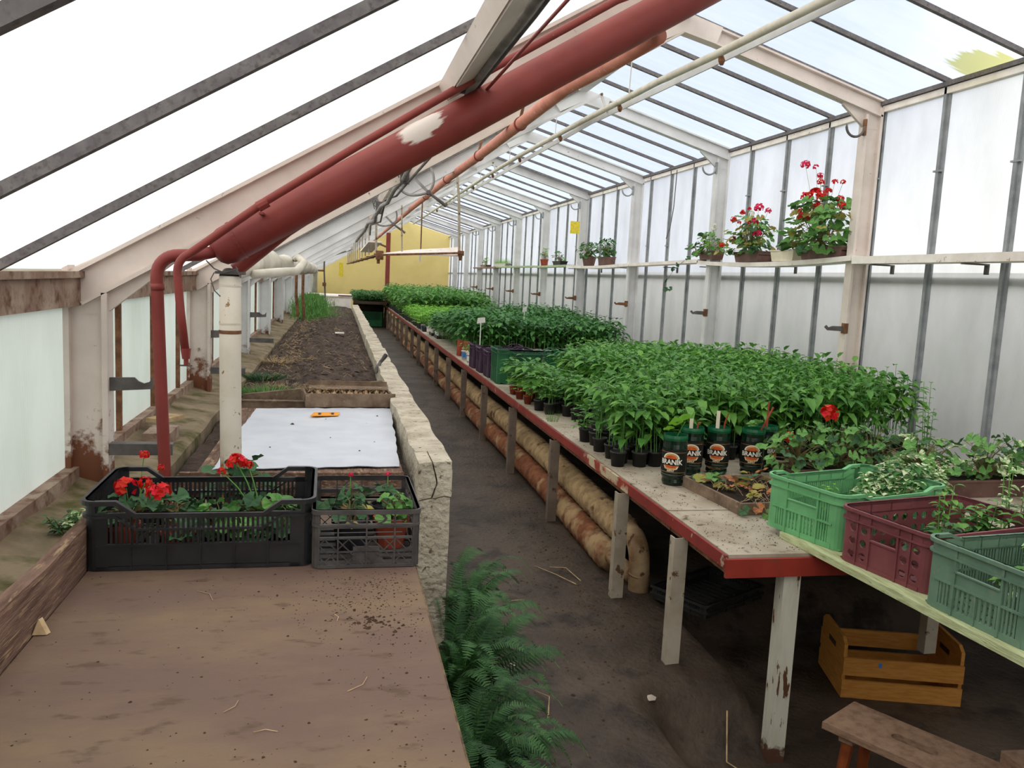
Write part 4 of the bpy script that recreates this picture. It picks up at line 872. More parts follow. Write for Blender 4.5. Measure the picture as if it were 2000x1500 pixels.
def slot_side(ln, H):
    o = [(0, .03, 0, H), (ln - .03, ln, 0, H), (0, ln, 0, .02, .002), (0, ln, H - .045, H, .001), (0, ln, H * .45, H * .45 + .008, .005)]
    k = 6
    for i in range(k):
        a_, b_ = .03 + (ln - .06) * i / k, .03 + (ln - .06) * (i + 1) / k
        o += fin(a_ + .004, b_, H, 6, .02, H - .045, .5); o.append((b_ - .003, b_ + .003, 0, H, .006))
    return o
def hole_cells(u0, u1, z0, z1, nu, nz, rad):
    q = []
    for i in range(nu):
        for j in range(nz):
            a_, b_ = u0 + (u1 - u0) * i / nu, u0 + (u1 - u0) * (i + 1) / nu; c_, d_ = z0 + (z1 - z0) * j / nz, z0 + (z1 - z0) * (j + 1) / nz
            cx, cz = (a_ + b_) / 2, (c_ + d_) / 2; sq = []
            for k in range(16):
                t_ = 2 * PI * k / 16; dx, dz = math.cos(t_), math.sin(t_); m_ = min((b_ - a_) / 2 / max(abs(dx), 1e-6), (d_ - c_) / 2 / max(abs(dz), 1e-6)); sq.append(((cx + dx * rad, cz + dz * rad), (cx + dx * m_, cz + dz * m_)))
            for k in range(16): A_, B_ = sq[k], sq[(k + 1) % 16]; q.append([A_[0], A_[1], B_[1], B_[0]])
            hw, hh = (b_ - a_) / 2, (d_ - c_) / 2
            for sx in (-1, 1):
                for sz in (-1, 1):
                    # corner triangle beyond the nearest rays
                    ks = sorted(range(16), key=lambda k: abs(sq[k][1][0] - (cx + sx * hw)) + abs(sq[k][1][1] - (cz + sz * hh)))[:2]
                    q.append([sq[ks[0]][1], (cx + sx * hw, cz + sz * hh), sq[ks[1]][1]])
    return q
def hole_end(ln, H):
    c0, c1 = .30 * ln, .68 * ln; z1 = H - .045
    o = [(0, ln, 0, .014, .003), (0, ln, z1, H, .001), (c0 - .004, c0 + .004, 0, H, .006), (c1 - .004, c1 + .004, 0, H, .006), (.13 * ln, .13 * ln + .006, 0, H, .005), (.85 * ln, .85 * ln + .006, 0, H, .005), (c0, c1, .014, H * .52), (c0, c1, H * .52, H * .55, .006)]
    o.append(('mb', hole_cells(0, .14 * ln, .014, z1, 1, 3, .015) + hole_cells(.15 * ln, c0 - .004, .014, z1, 1, 3, .015) + hole_cells(c1 + .004, .85 * ln, .014, z1, 1, 3, .015) + hole_cells(.86 * ln, ln, .014, z1, 1, 3, .015)))
    return o
def hole_side(ln, H):
    z1 = H - .045; o = [(0, ln, 0, .014, .003), (0, ln, z1, H, .001)]
    k = 5
    for i in range(k): a_, b_ = ln * i / k, ln * (i + 1) / k; o.append(('mb', hole_cells(a_ + .003, b_ - .003, .014, z1, 2, 3, .015))); o.append((b_ - .004, b_ + .003, 0, H, .005))
    return o
c = crate('black_crate', .555, .37, .150, M_crateback, veg_wall, veg_wall, 'long black slatted plastic crate with geraniums on the brown table', notch=.032, r=.028, lip=.010)
c.location = (-.332, 2.365, .842); c.rotation_euler = (0, 0, .012); BLK = c
c = crate('grey_crate', .37, .275, .158, M_grayp, lattice_wall, lattice_wall, 'small dusty grey lattice crate beside the long black crate', r=.014, lip=.006)
c.location = (.088, 2.345, .842); c.rotation_euler = (0, 0, PI / 2 + .01)
# pale green plank bridging from the bench, with two neighbours under the crates
pd = Vector((.08, -1.10, 0)).normalized()
for k, (off, m_, lab) in enumerate(((0, M_lgplank, 'pale green weathered plank under the crates, the one nearest the aisle'), (.215, M_lgplank, 'pale green plank under the crates, the middle one'), (.43, M_lgplank, 'pale green plank under the crates, the one nearest the wall'))):
    a_ = Vector((1.905 + off, 3.10 if k else 3.02, .634)); b_ = a_ + pd * 2.1
    O('crate_plank', MB().beam(a_, b_, .20, .026), m_, label=lab, cat='plank')
t = E('trestle', (2.3, 1.1, -.25), 'plain wooden trestle carrying the near end of the planks', 'trestle')
O('top_bar', MB().box(1.95, 2.75, 1.05, 1.12, .56, .62), M_graywood, t)
for x in (2.0, 2.68): O('leg', MB().box(x, x + .05, 1.06, 1.11, -.26, .56), M_graywood, t)
ax = math.atan2(-.38, .11) + PI / 2    # crate long axis pointing to the wall
def put(c, corner, ang, L, Wd):
    """place crate so that its (-x,-y) bottom corner sits at 'corner', x axis turned by ang"""
    q = Matrix.Rotation(ang, 3, 'Z') @ Vector((L / 2, Wd / 2, 0)); c.location = (corner[0] + q.x, corner[1] + q.y, corner[2]); c.rotation_euler = (0, 0, ang)
LG = crate('light_green_crate', .60, .40, .205, M_lgreen, slot_side, slot_end, 'bright light green slotted crate full of variegated plants', r=.045, lip=.012, notch=.018)
put(LG, (1.895, 2.735, .648), .27, .60, .40)
MA = crate('maroon_crate', .60, .40, .205, M_maroon, hole_side, hole_end, 'dusty maroon crate with round holes between the two green crates', r=.04, lip=.012)
put(MA, (1.935, 2.295, .648), .20, .60, .40)
DG = crate('dusty_green_crate', .60, .40, .205, M_dgreen, slot_side, slot_end, 'dusty dark green slotted crate nearest the viewer on the green plank', r=.04, lip=.012, notch=.018)
put(DG, (1.93, 1.86, .648), .12, .60, .40)
c = crate('tall_green_crate', .68, .40, .30, M_mgreen, veg_wall, veg_wall, 'tall dark green crate on the bench before the tall pepper plants', notch=.035, r=.03)
c.location = (1.86, 7.96, .622)
PU = crate('purple_crate', .56, .30, .235, M_purple, veg_wall, veg_wall, 'dark purple crate, nearest of three behind the tall green crate', notch=.03, r=.02)
for k, (x, y, lab) in enumerate(((1.79, 8.38, None), (1.78, 8.80, 'dark purple crate, middle one of three in a row'), (1.77, 9.22, 'dark purple crate, farthest of three in a row'))):
    place(PU, k == 0, (x, y, .622), 0, 1, lab, 'purple crates on the bench')
c = crate('green_bin', .6, .5, .45, M_mgreen, veg_wall, veg_wall, 'dark green crate on the floor at the far end of the aisle')
c.location = (1.05, 25.6, .02)
c = crate('cell_tray', .50, .34, .07, M_black, veg_wall, veg_wall, 'flat black cell tray on the floor under the bench', r=.01)
c.location = (1.93, 3.86, .02); c.rotation_euler = (0, 0, .5)
# orange wooden crate on the floor
t = E('wooden_crate', (0, 0, 0), 'orange varnished wooden crate with open slatted sides on the floor', 'crate')
Lw, Ww = .545, .36
for sx in (-1, 1):
    x = sx * (Lw / 2 - .008)
    mb = MB().prism([(x - .008, -Ww / 2 + .013, 0), (x - .008, Ww / 2 - .013, 0), (x - .008, Ww / 2 - .013, .255), (x - .008, Ww / 2 - .05, .28), (x - .008, -Ww / 2 + .05, .28), (x - .008, -Ww / 2 + .013, .255)], (.016, 0, 0))
    e_ = O('end_board', mb, M_orwood, t); O('hand_hole', MB().box(x - .0095, x + .0095, -.05, .05, .19, .215), M_ink, e_)
for sy in (-1, 1):
    y = sy * (Ww / 2 - .007)
    for z0, z1 in ((.0, .085), (.110, .195)): O('slat', MB().box(-Lw / 2, Lw / 2, y - .0065, y + .0065, z0, z1), M_orwood, t)
for k in range(3): y0_ = -Ww / 2 + .016 + k * .113; O('base_slat', MB().box(-Lw / 2 + .016, Lw / 2 - .016, y0_, y0_ + .10, .002, .012), M_orwood, t)
O('sticker', MB().box(-.115, -.10, -Ww / 2 - .0015, -Ww / 2 - .0004, .16, .182), M_bluecup, t)
t.location = (2.66, 3.365, -.245); t.rotation_euler = (0, 0, -.28)
# stool with a hand slot
t = E('wooden_stool', (0, 0, 0), 'worn wooden stool top with an oval hand slot at the bottom right', 'stool')
outer = [(-.27, -.125), (.33, -.125), (.33, .125), (-.27, .125)]
def slotted(mb, z0, z1):
    hole = [(-.055 + .022 * math.cos(a_), .022 * math.sin(a_)) for a_ in [PI / 2 + PI * i / 6 for i in range(7)]] + [(.055 + .022 * math.cos(a_), .022 * math.sin(a_)) for a_ in [-PI / 2 + PI * i / 6 for i in range(7)]]
    n = len(hole); sq = []
    for x, y in hole:
        sq.append((x * 5.2 + .03 if abs(x) > .05 else x, (.125 if y > 0 else -.125)))
    top = [(-.27, y) if False else p for p in sq]
    ring = []
    for (x, y) in hole:
        dx, dy = x - 0.0, y; k = min(.30 / max(abs(dx), 1e-6), .125 / max(abs(dy), 1e-6)); ring.append((dx * k + .03, dy * k))
    o = len(mb.v)
    for z in (z0, z1):
        mb.v += [(x, y, z) for x, y in hole] + [(x, y, z) for x, y in ring]
    N2 = 2 * n
    for i in range(n):
        j = (i + 1) % n
        mb.f.append((o + i, o + j, o + n + j, o + n + i)); mb.f.append((o + N2 + i, o + N2 + n + i, o + N2 + n + j, o + N2 + j))
        mb.f.append((o + i, o + N2 + i, o + N2 + j, o + j)); mb.f.append((o + n + i, o + n + j, o + N2 + n + j, o + N2 + n + i)); mb.m += [0] * 4
    return mb
O('seat', slotted(MB(), .345, .37), M_stool, t)
for x, y in ((-.19, -.07), (-.19, .07), (.25, -.07), (.25, .07)): O('leg', MB().tube([(x * 1.12, y * 1.5, 0), (x, y, .345)], [.017, .022], 10), M_stoolleg, t)
O('cross_rail', MB().box(-.215, -.165, -.10, .10, .318, .345), M_stool, t); O('cross_rail', MB().box(.225, .275, -.10, .10, .318, .345), M_stool, t)
STOOL = t; t.location = (1.955, 2.30, -.25); t.rotation_euler = (0, 0, -1.05)
t = O('wood_block', MB().beam((2.16, 2.08, .14), (2.7, 2.03, .15), .16, .05), M_stool, label='corner of a pale wooden board at the lower right edge', cat='board')
# ================================================================== PLANTS
class LB:
    """leaf builder collecting plain vertex lists with material slots"""
    def __init__(s): s.mb = MB()
def frame_of(d, up=(0, 0, 1)):
    d = Vector(d).normalized(); u = Vector(up)
    if abs(d.dot(u)) > .97: u = Vector((1, 0, 0))
    r = d.cross(u).normalized(); n = r.cross(d).normalized(); return d, r, n
def leaf(mb, p, d, l, w, droop=.35, fold=.18, mi=0):
    """pointed oval leaf, folded on its midrib and drooping at the tip"""
    d, r, n = frame_of(d); p = Vector(p); g = Vector((0, 0, -1))
    c = lambda k: p + d * (l * k) + g * (l * droop * k * k)
    a0, a1, a2, a3 = c(0), c(.32), c(.68), c(1.0); f = n * (w * fold)
    mb.add([a0, a1 - r * w * .5 + f, a1, a1 + r * w * .5 + f, a2 - r * w * .40 + f, a2, a2 + r * w * .40 + f, a3],
           [(0, 2, 1), (0, 3, 2), (1, 2, 5, 4), (2, 3, 6, 5), (4, 5, 7), (5, 6, 7)], mi)
def round_leaf(mb, p, d, w, cup=.25, mi=0, lobes=5, n=15, scal=.10):
    """rounded scalloped geranium leaf; p = stalk joint, d = direction towards the tip"""
    d, r, nn = frame_of(d); c = Vector(p) + d * w * .22; vs = [c]
    for k in range(n):
        a = -PI * .88 + 2 * PI * .88 * k / (n - 1); q = w * .5 * (1 + scal * math.cos(a * lobes * 1.0) + .04 * (k % 2))
        vs.append(c + d * math.cos(a) * q + r * math.sin(a) * q + nn * w * cup * (.35 * abs(math.sin(a * lobes / 2)) + .2) - nn * (0 if k else 0))
    mb.add(vs, [(0, i, i + 1) for i in range(1, n)], mi)
def stem(mb, pts, r0, r1, mi=0, n=4):
    k = len(pts); mb.tube(pts, [r0 + (r1 - r0) * i / (k - 1) for i in range(k)], n, mi, cap=False)
def flower_ball(mb, c, r, npet, rr, mi=0):
    c = Vector(c)
    for k in range(npet):
        a = rr.uniform(0, 6.28); z = rr.uniform(-.35, 1); q = math.sqrt(1 - z * z); o = Vector((q * math.cos(a), q * math.sin(a), z)); p = c + o * r * rr.uniform(.75, 1.05)
        d, s1, s2 = frame_of(o, (0, 1, 0)); w = r * .36; ph = rr.uniform(0, 6)
        u = s1 * math.cos(ph) + s2 * math.sin(ph); v = s1 * -math.sin(ph) + s2 * math.cos(ph)
        mb.add([p - u * w - v * w * .3, p + o * r * .1 - v * w, p + u * w, p + v * w + o * r * .08], [(0, 1, 2, 3)], mi)
def pot_mb(r0, r1, h, n=12):
    return MB().lathe([(r0, 0), (r1 * .97, h * .86), (r1 * 1.05, h * .86), (r1 * 1.05, h), (r1 * .94, h), (r1 * .92, h * .86), (r1 * .5, h * .85), (.001, h * .86)], n, cap0=True)
def seedling_mb(rr, kind='pepper', hgt=.3, stems=3, big=1., lowpoly=False):
    mb = MB()
    for s_ in range(stems):
        a0 = rr.uniform(0, 6.28); x0, y0 = .022 * math.cos(a0) * (stems > 1), .022 * math.sin(a0) * (stems > 1); H = hgt * rr.uniform(.8, 1.06); lx, ly = rr.uniform(-.03, .03), rr.uniform(-.03, .03)
        P = lambda k: Vector((x0 + lx * k, y0 + ly * k, H * k))
        stem(mb, [P(0), P(.5), P(1)], .0026, .0016, 1, 3)
        if kind == 'pepper':
            nl = (7 if lowpoly else 9); a = rr.uniform(0, 6)
            for i in range(nl):
                k = .30 + .70 * (i / (nl - 1)) ** .8; a += 2.4 + rr.uniform(-.4, .4); L_ = big * (.050 + .040 * (1 - abs(k - .75) * 1.5)) * rr.uniform(.8, 1.15) * (.72 if k > .97 else 1); el = rr.uniform(-.15, .35) + (.45 if k > .93 else 0)
                d = Vector((math.cos(a) * math.cos(el), math.sin(a) * math.cos(el), math.sin(el))); pk = .018 * (1.2 - k)
                leaf(mb, P(k) + d * pk, d, L_, L_ * rr.uniform(.48, .60), droop=rr.uniform(.2, .6), fold=.12, mi=0)
        else:   # feathery leaves of small leaflets (tomato / celery)
            nl = 5 if lowpoly else 7; a = rr.uniform(0, 6)
            for i in range(nl):
                k = .28 + .72 * i / (nl - 1); a += 2.4 + rr.uniform(-.4, .4); R_ = big * .085 * rr.uniform(.7, 1.1); el = rr.uniform(.05, .6); d = Vector((math.cos(a) * math.cos(el), math.sin(a) * math.cos(el), math.sin(el)))
                dd, r_, n_ = frame_of(d); q = lambda t_: P(k) + d * R_ * t_ - Vector((0, 0, R_ * .35 * t_ * t_))
                if not lowpoly: stem(mb, [q(0), q(.5), q(1)], .0012, .0008, 1, 3)
                for t_ in (.4, .68):
                    for sg_ in (-1, 1): leaf(mb, q(t_), (dd * .5 + r_ * sg_).normalized(), R_ * .42, R_ * .26, .3, .1)
                leaf(mb, q(.85), d, R_ * .5, R_ * .32, .4, .1)
    return mb
M_pepmats = [M_pepper, M_stem]; M_pepdk = [M_pepperdk, M_stem]; M_limem = [M_lime, M_stem]
rr = random.Random(5)
def protos(name, label, group, potmb, potmat, kinds, leafmats, soilr, soilz_, n=4, **k):
    out = []
    for i in range(n):
        T = E(name, (0, 0, -50), label, 'seedling', group)
        me = bpy.data.meshes.get('pot_' + group) or None
        if me is None:
            me = mesh('pot_' + group, potmb, potmat, True)
        inst('pot', me, parent=T)
        sm = mesh('foliage', seedling_mb(rr, kinds, **k), leafmats); f = inst('foliage', sm, (0, 0, soilz_), parent=T)
        out.append(T)
    return out
def scatter(pr, pts, rnd, smin=.9, smax=1.1, hfun=None, lab=None):
    used = set()
    for n_, (x, y) in enumerate(pts):
        i = rnd.randrange(len(pr)); o = pr[i] if i not in used else copy_tree(pr[i]); used.add(i)
        s_ = rnd.uniform(smin, smax); o.location = (x, y, BZ + .001); o.rotation_euler = (0, 0, rnd.uniform(0, 6.28))
        if lab: o['label'] = lab(n_, x, y)
        for c in o.children:
            if c.name.startswith('foliage'): q = s_ * (hfun(x, y) if hfun else 1); c.scale = (min(1.15, .6 + .4 * q) if q < 1 else 1.05, min(1.15, .6 + .4 * q) if q < 1 else 1.05, q)
    for i, p in enumerate(pr):
        if i not in used: 
            for c in list(p.children): bpy.data.objects.remove(c)
            bpy.data.objects.remove(p)
def mass(name, label, variants, mats, pts, rnd, z0, hfun=None, cat='seedlings', parent=None):
    """the uncounted rest of a kind, joined in one object (numpy for speed)"""
    V = []; F = []; Mi = []; off = 0
    pre = [(np.array(v.v), v.f, v.m) for v in variants]
    for (x, y) in pts:
        v, f, m_ = pre[rnd.randrange(len(pre))]; a = rnd.uniform(0, 6.28); s_ = rnd.uniform(.92, 1.1); h = (hfun(x, y) if hfun else 1) * rnd.uniform(.93, 1.07)
        c_, sn = math.cos(a) * s_, math.sin(a) * s_
        w = np.empty_like(v); w[:, 0] = v[:, 0] * c_ - v[:, 1] * sn + x; w[:, 1] = v[:, 0] * sn + v[:, 1] * c_ + y; w[:, 2] = v[:, 2] * h + z0
        V.append(w); F += [tuple(i + off for i in q) for q in f]; Mi += m_; off += len(v)
    mb = MB(); mb.v = [tuple(p) for p in np.concatenate(V).tolist()]; mb.f = F; mb.m = Mi
    return O(name, mb, mats, label=label, cat=cat, kind='stuff', parent=parent)
ROW = {}
def lattice(x0, x1, y0, y1, st, rnd, jit=.018, keep=None):
    out = []; row = 0; y = y0
    while y < y1:
        x = x0 + (st / 2 if row % 2 else 0)
        while x < x1:
            if keep is None or keep(x, y): out.append((x + rnd.uniform(-jit, jit), y + rnd.uniform(-jit, jit))); ROW[out[-1]] = (row, sum(1 for p in out[:-1] if ROW[p][0] == row))
            x += st
        y += st * .9; row += 1
    return out
rb = random.Random(21)
black_pot = pot_mb(.036, .045, .085); small_terra = pot_mb(.028, .038, .07)
# ---- block A: pepper seedlings nearest the viewer
def keepA(x, y):
    if y < 4.40 and x > 2.02: return False             # bottles and planters stand in front here
    if 4.95 < y < 6.3 and x < 1.80 + .12 * math.sin(y * 3): return False
    if x < 1.62 and 4.75 < y < 6.2: return False
    if y > 7.5 and x < 2.25: return False
    if y > 8.3 and x < 2.6: return False
    if x > 3.3 and y < 4.7: return False
    return True
ptsA = lattice(1.56, 3.82, 4.30, 8.9, .108, rb, keep=keepA)
def hA(x, y):
    e = 1.18 + .16 * min(1, max(0, (x - 2.0) / 1.2))
    if x < 2.0 and y > 4.9: e = .80 + .1 * math.sin(x * 9)
    if y > 6.6: e *= max(.78, 1 - (y - 6.6) * .16)
    if y < 4.42: e *= .86
    return e
front = sorted(ptsA, key=lambda p: (p[1] - 4.3) * 1.1 + (p[0] - 1.55) * .75)[:200]; fs = set(front); rest = [p for p in ptsA if p not in fs]
prA = protos('pepper_seedling', 'leafy green pepper seedlings in a black pot, in the front block on the bench', 'pepper seedlings of the front block', black_pot, [M_black], 'pepper', M_pepmats, .04, .072, 6, hgt=.30, stems=3, big=1.05)
scatter(prA, front, rb, .92, 1.08, hA, lambda n, x, y: 'green pepper seedling pot, %s from the aisle in the %s front block row' % (ordn(ROW[(x, y)][1]), ordn(ROW[(x, y)][0])))
vA = []
for i in range(6):
    q = seedling_mb(rr, 'pepper', hgt=.30, stems=2, big=1.32)
    v = MB(); v.merge(q, Matrix.Translation((0, 0, .072))); vA.append(v)
mass('pepper_foliage', 'dense green crowns of the front block of pepper seedlings behind its nearest rows', vA, M_pepmats, rest, rb, BZ, hA)
# odd feathery plants at the left edge of block A
terr = protos('seedling_pot', 'light green feathery seedling in a small terracotta pot at the bench edge', 'seedlings in small terracotta pots', small_terra, [M_terra], 'feather', M_limem, .03, .06, 2, hgt=.13, stems=2, big=.8)
TP = [(1.535, 6.82), (1.545, 6.55), (1.61, 7.05), (1.66, 6.85), (1.60, 6.68), (1.54, 7.1)]; TP.sort(key=lambda p: p[1])
scatter(terr, TP, rb, .9, 1.1, None, lambda n, x, y: 'light green seedling in a small terracotta pot at the bench edge, %s from the viewer' % ordn(n))
fe = protos('celery_pot', 'feathery green seedling in a black pot at the left of the front block', 'feathery seedlings in black pots', black_pot, [M_black], 'feather', M_pepmats, .04, .072, 3, hgt=.17, stems=3, big=1.0)
FP = [(1.60, 6.05), (1.56, 6.22), (1.68, 6.12), (1.72, 6.30), (1.66, 6.42), (1.76, 6.0), (1.78, 6.5), (1.57, 5.0), (1.60, 4.88), (1.85, 5.9), (1.85, 6.3), (1.74, 6.65)]; FP.sort(key=lambda p: p[1])
scatter(fe, FP, rb, .9, 1.1, None, lambda n, x, y: 'feathery green seedling in a black pot left of the front block, %s from the viewer' % ordn(n))
celery = [seedling_mb(rr, 'feather', hgt=.11, stems=3, big=1.1) for _ in range(3)]
mass('celery_foliage', 'low feathery green seedlings behind the tall green crate', celery, M_pepdk, lattice(2.32, 2.95, 7.5, 9.2, .11, rb), rb, BZ + .06)
# ---- block B: tall peppers in white and printed cups
cup = pot_mb(.034, .042, .105, 12)
band = MB().lathe([(.0375, .02), (.0405, .078)], 12, cap0=False)
def hB(x, y): return 1.0 + .12 * math.sin(x * 2 + y) - (.12 if x < 1.9 else 0)
ptsB = lattice(1.62, 3.75, 10.55, 14.3, .115, rb)
frontB = [p for p in ptsB if p[1] < 10.8]; restB = [p for p in ptsB if p[1] >= 10.8]
prB = []
for i, (bm, nm) in enumerate(((M_bluecup, 'blue printed'), (M_redprint, 'red printed'), (M_whitecup, 'plain white'), (M_black, 'black and white'))):
    T = E('pepper_seedling', (0, 0, -50), 'tall pepper plant in a %s yoghurt cup, front row of the second block' % nm, 'seedling', 'tall peppers in %s cups' % nm)
    inst('cup', mesh('cup', cup, [M_whitecup], True), parent=T); inst('print_band', mesh('print_band', band, [bm], True), parent=T)
    inst('foliage', mesh('foliage', seedling_mb(rr, 'pepper', hgt=.42, stems=2, big=1.35), M_pepdk), (0, 0, .09), parent=T); prB.append(T)
frontB.sort(key=lambda p: (ROW[p][0], p[0])); used_ = set()
for (x, y) in frontB:
    i = rb.randrange(4); o = prB[i] if i not in used_ else copy_tree(prB[i]); used_.add(i); o.location = (x, y, BZ + .001); o.rotation_euler = (0, 0, rb.uniform(0, 6.28)); nm = ('blue printed', 'red printed', 'plain white', 'black banded')[i]
    o['label'] = 'tall pepper in %s cup, %s from the aisle, %s row of second block' % (nm, ordn(ROW[(x, y)][1]), ordn(ROW[(x, y)][0]))
vB = [seedling_mb(rr, 'pepper', hgt=.50, stems=2, big=1.5) for _ in range(5)]
mass('pepper_foliage', 'tall dark green pepper plants of the second block behind the crates', vB, M_pepdk, restB, rb, BZ + .04, hB)
# ---- low cups and trays before block C
for k, (x, y, m_) in enumerate(((1.56, 15.3, M_bluecup), (1.66, 15.0, M_bluecup), (1.60, 14.7, M_whitecup), (1.56, 10.15, M_bluecup), (1.585, 9.95, M_bluecup), (1.56, 9.72, M_whitecup), (1.62, 9.60, M_whitecup), (1.66, 9.9, M_whitecup))):
    T = E('plant_cup', (x, y, BZ), ('blue printed' if m_ is M_bluecup else 'plain white') + ' cup standing at the bench edge ' + ('beyond the trays' if y > 12 else 'beyond the purple crates'), 'cup', 'cups at the bench edge'); T['label'] += ', %s one' % ('farthest', 'right', 'nearest', 'fourth', 'third', 'second', 'nearest', 'rearmost')[k]
    inst('cup', mesh('cup', cup, [M_whitecup], True), parent=T); inst('print_band', mesh('band', band, [m_], True), parent=T)
    inst('foliage', mesh('foliage', seedling_mb(rr, 'pepper', hgt=.14, stems=1, big=.7), M_pepmats), (0, 0, .08), parent=T)
for k, (x, y) in enumerate(((1.78, 13.5), (1.76, 14.1))):
    T = E('cell_tray', (x, y, BZ), 'clear plastic seed tray on the bench, %s one of the pair' % ('nearer' if k == 0 else 'farther'), 'tray')
    O('tray', MB().box(x - .2, x + .25, y - .2, y + .2, BZ, BZ + .05), M_black, T)
    for i in range(6):
        for j in range(4): cx, cy = x - .17 + i * .07, y - .15 + j * .09; q = MB().lathe([(.022, .05), (.03, .11), (.027, .11), (.02, .055)], 8, (cx, cy, BZ)); O('cell', q, M_whitecup, T)
T = E('tall_terracotta_pot', (1.56, 10.45, BZ), 'pair of leaning terracotta drain pots at the corner of the second block', 'pot')
for x, y in ((1.545, 10.55), (1.60, 10.35)): O('pot', MB().tube([(x, y, BZ), (x + .02, y, BZ + .20)], [.03, .045], 12), M_terra, T)
# ---- block C: long bench run to the gable
ptsC1 = lattice(1.58, 3.7, 14.7, 19.5, .145, rb, keep=lambda x, y: not (x < 2.1 and y < 15.2)); ptsC2 = lattice(1.55, 3.7, 19.5, 28, .16, rb)
vC = [seedling_mb(rr, 'feather', hgt=.26, stems=2, big=1.5, lowpoly=True) for _ in range(4)]; vC2 = [seedling_mb(rr, 'pepper', hgt=.55, stems=2, big=1.9, lowpoly=True) for _ in range(4)]
mass('lettuce_foliage', 'bright light green low seedlings in the middle distance of the bench', vC, M_limem, ptsC1, rb, BZ + .05)
mass('tomato_foliage', 'tall green seedlings on the far end of the bench', vC2, M_pepmats, ptsC2, rb, BZ + .06, lambda x, y: 1.0 + .08 * math.sin(x * 3 + y * 1.3))
mb = MB()
for (x, y) in lattice(1.55, 1.75, 14.9, 27.5, .15, rb): mb.lathe([(.04, 0), (.05, .1)], 8, (x, y, BZ), cap1=True)
O('far_pots', mb, M_black, label='row of black pots along the far bench edge', cat='pots', kind='stuff')
vD = [seedling_mb(rr, 'feather', hgt=.25, stems=3, big=1.8) for _ in range(3)]
mass('far_greens', 'dark green leafy plants on the low stand between bed and bench', vD, M_pepdk, lattice(.55, 1.45, 25.2, 28.5, .2, rb), rb, .78)
O('far_stand', MB().box(.5, 1.45, 25.0, 28.8, .70, .78).box(.5, 1.45, 27.0, 27.1, 0, .7), mat('dark_boards', (74, 62, 48), (58, 48, 38), 5, .9), label='dark low stand under the far plants', cat='stand')
# white plant label and a small one
for x, y, z, s_, lab in ((1.72, 10.0, .95, 1., 'large white T-shaped plant label among the tall peppers'), (2.55, 11.3, 1.06, .6, 'small white plant label among the tall peppers')):
    T = E('plant_label', (x, y, BZ), lab, 'label')
    O('plate', MB().prism([(x - .05 * s_, y, z + .12), (x + .055 * s_, y, z + .14), (x + .05 * s_, y, z + .20), (x - .04 * s_, y, z + .19)], (0, .003, 0)), M_whitecup, T); O('stake', MB().box(x - .006, x + .006, y, y + .003, BZ, z + .13), M_whitecup, T)

# ---------------------------------------------------------------- geraniums and showcase plants
leafV = []
for i in range(3):
    q = MB(); round_leaf(q, (0, 0, 0), (1, 0, 0), 1.0, cup=.25 + .06 * i, lobes=5 + i % 2, n=17); leafV.append(q)
LM = {}
def leafmesh(m_, i):
    k = (m_.name, i)
    if k not in LM: LM[k] = mesh('leaf', leafV[i], [m_])
    return LM[k]
def geranium(parent, base, n, rad, hgt, lw, rnd, mats=(M_ger,), stems=6, flowers=(), trail=0., z0=0., lean=(0, 0), flat=.6):
    """adds stem, leaf parts and flower heads to a thing; base in the thing's local space"""
    sm = MB(); b = Vector(base)
    for s_ in range(stems):
        a = 2 * PI * s_ / stems + rnd.uniform(-.4, .4); e = b + Vector((math.cos(a) * rad * .55 + lean[0] * .5, math.sin(a) * rad * .55 * flat + lean[1] * .5, hgt * rnd.uniform(.5, .8)))
        stem(sm, [b + Vector((math.cos(a) * .01, math.sin(a) * .01, 0)), b.lerp(e, .5) + Vector((0, 0, .02)), e], .005, .003, 0, 5)
    for i in range(n):
        a = rnd.uniform(0, 6.28); h = rnd.uniform(.04, 1); q = rad * rnd.uniform(.25, 1.05) * (.55 + .45 * math.sin((h * .85 + .1) * PI))
        p = b + Vector((math.cos(a) * q + lean[0] * h, math.sin(a) * q * flat + lean[1] * h, hgt * h - trail * rnd.random() * q))
        if parent.location.x > 3.9 and p.y < -.07: p.y = -.07 + (-.07 - p.y) * .6      # leaves press away from the panels
        root = b + Vector((0, 0, hgt * h * .45)) + Vector(lean).to_3d() * h * .5
        stem(sm, [root, (root + p) / 2 + Vector((0, 0, .015)), p], .0018, .0012, 0, 3)
        m_ = mats[rnd.randrange(len(mats))]; s_ = lw * rnd.uniform(.7, 1.2)
        o = inst('leaf', leafmesh(m_, rnd.randrange(3)), p, (rnd.uniform(-.5, .5), rnd.uniform(.0, 1.0), a), s_, parent)
    O2('stem', sm, [M_woody], parent)
    for (fx, fy, fz, fr, fm) in flowers:
        q = MB(); c = b + Vector((fx, fy, fz)); flower_ball(q, c, fr, 34, rnd); f = O2('flower_head', q, [fm], parent)
        st = MB(); root = b + Vector((fx * .25, fy * .25, max(.02, fz * .3))); stem(st, [root, (root + c) / 2 + Vector((0, 0, .01)), c], .002, .0014, 0, 4); O2('flower_stalk', st, [M_stem], parent)
def O2(name, mb, mats, parent):
    """part given in the parent's local space"""
    o = bpy.data.objects.new(name, mesh(name, mb, mats)); COL.objects.link(o); o.parent = parent; return o
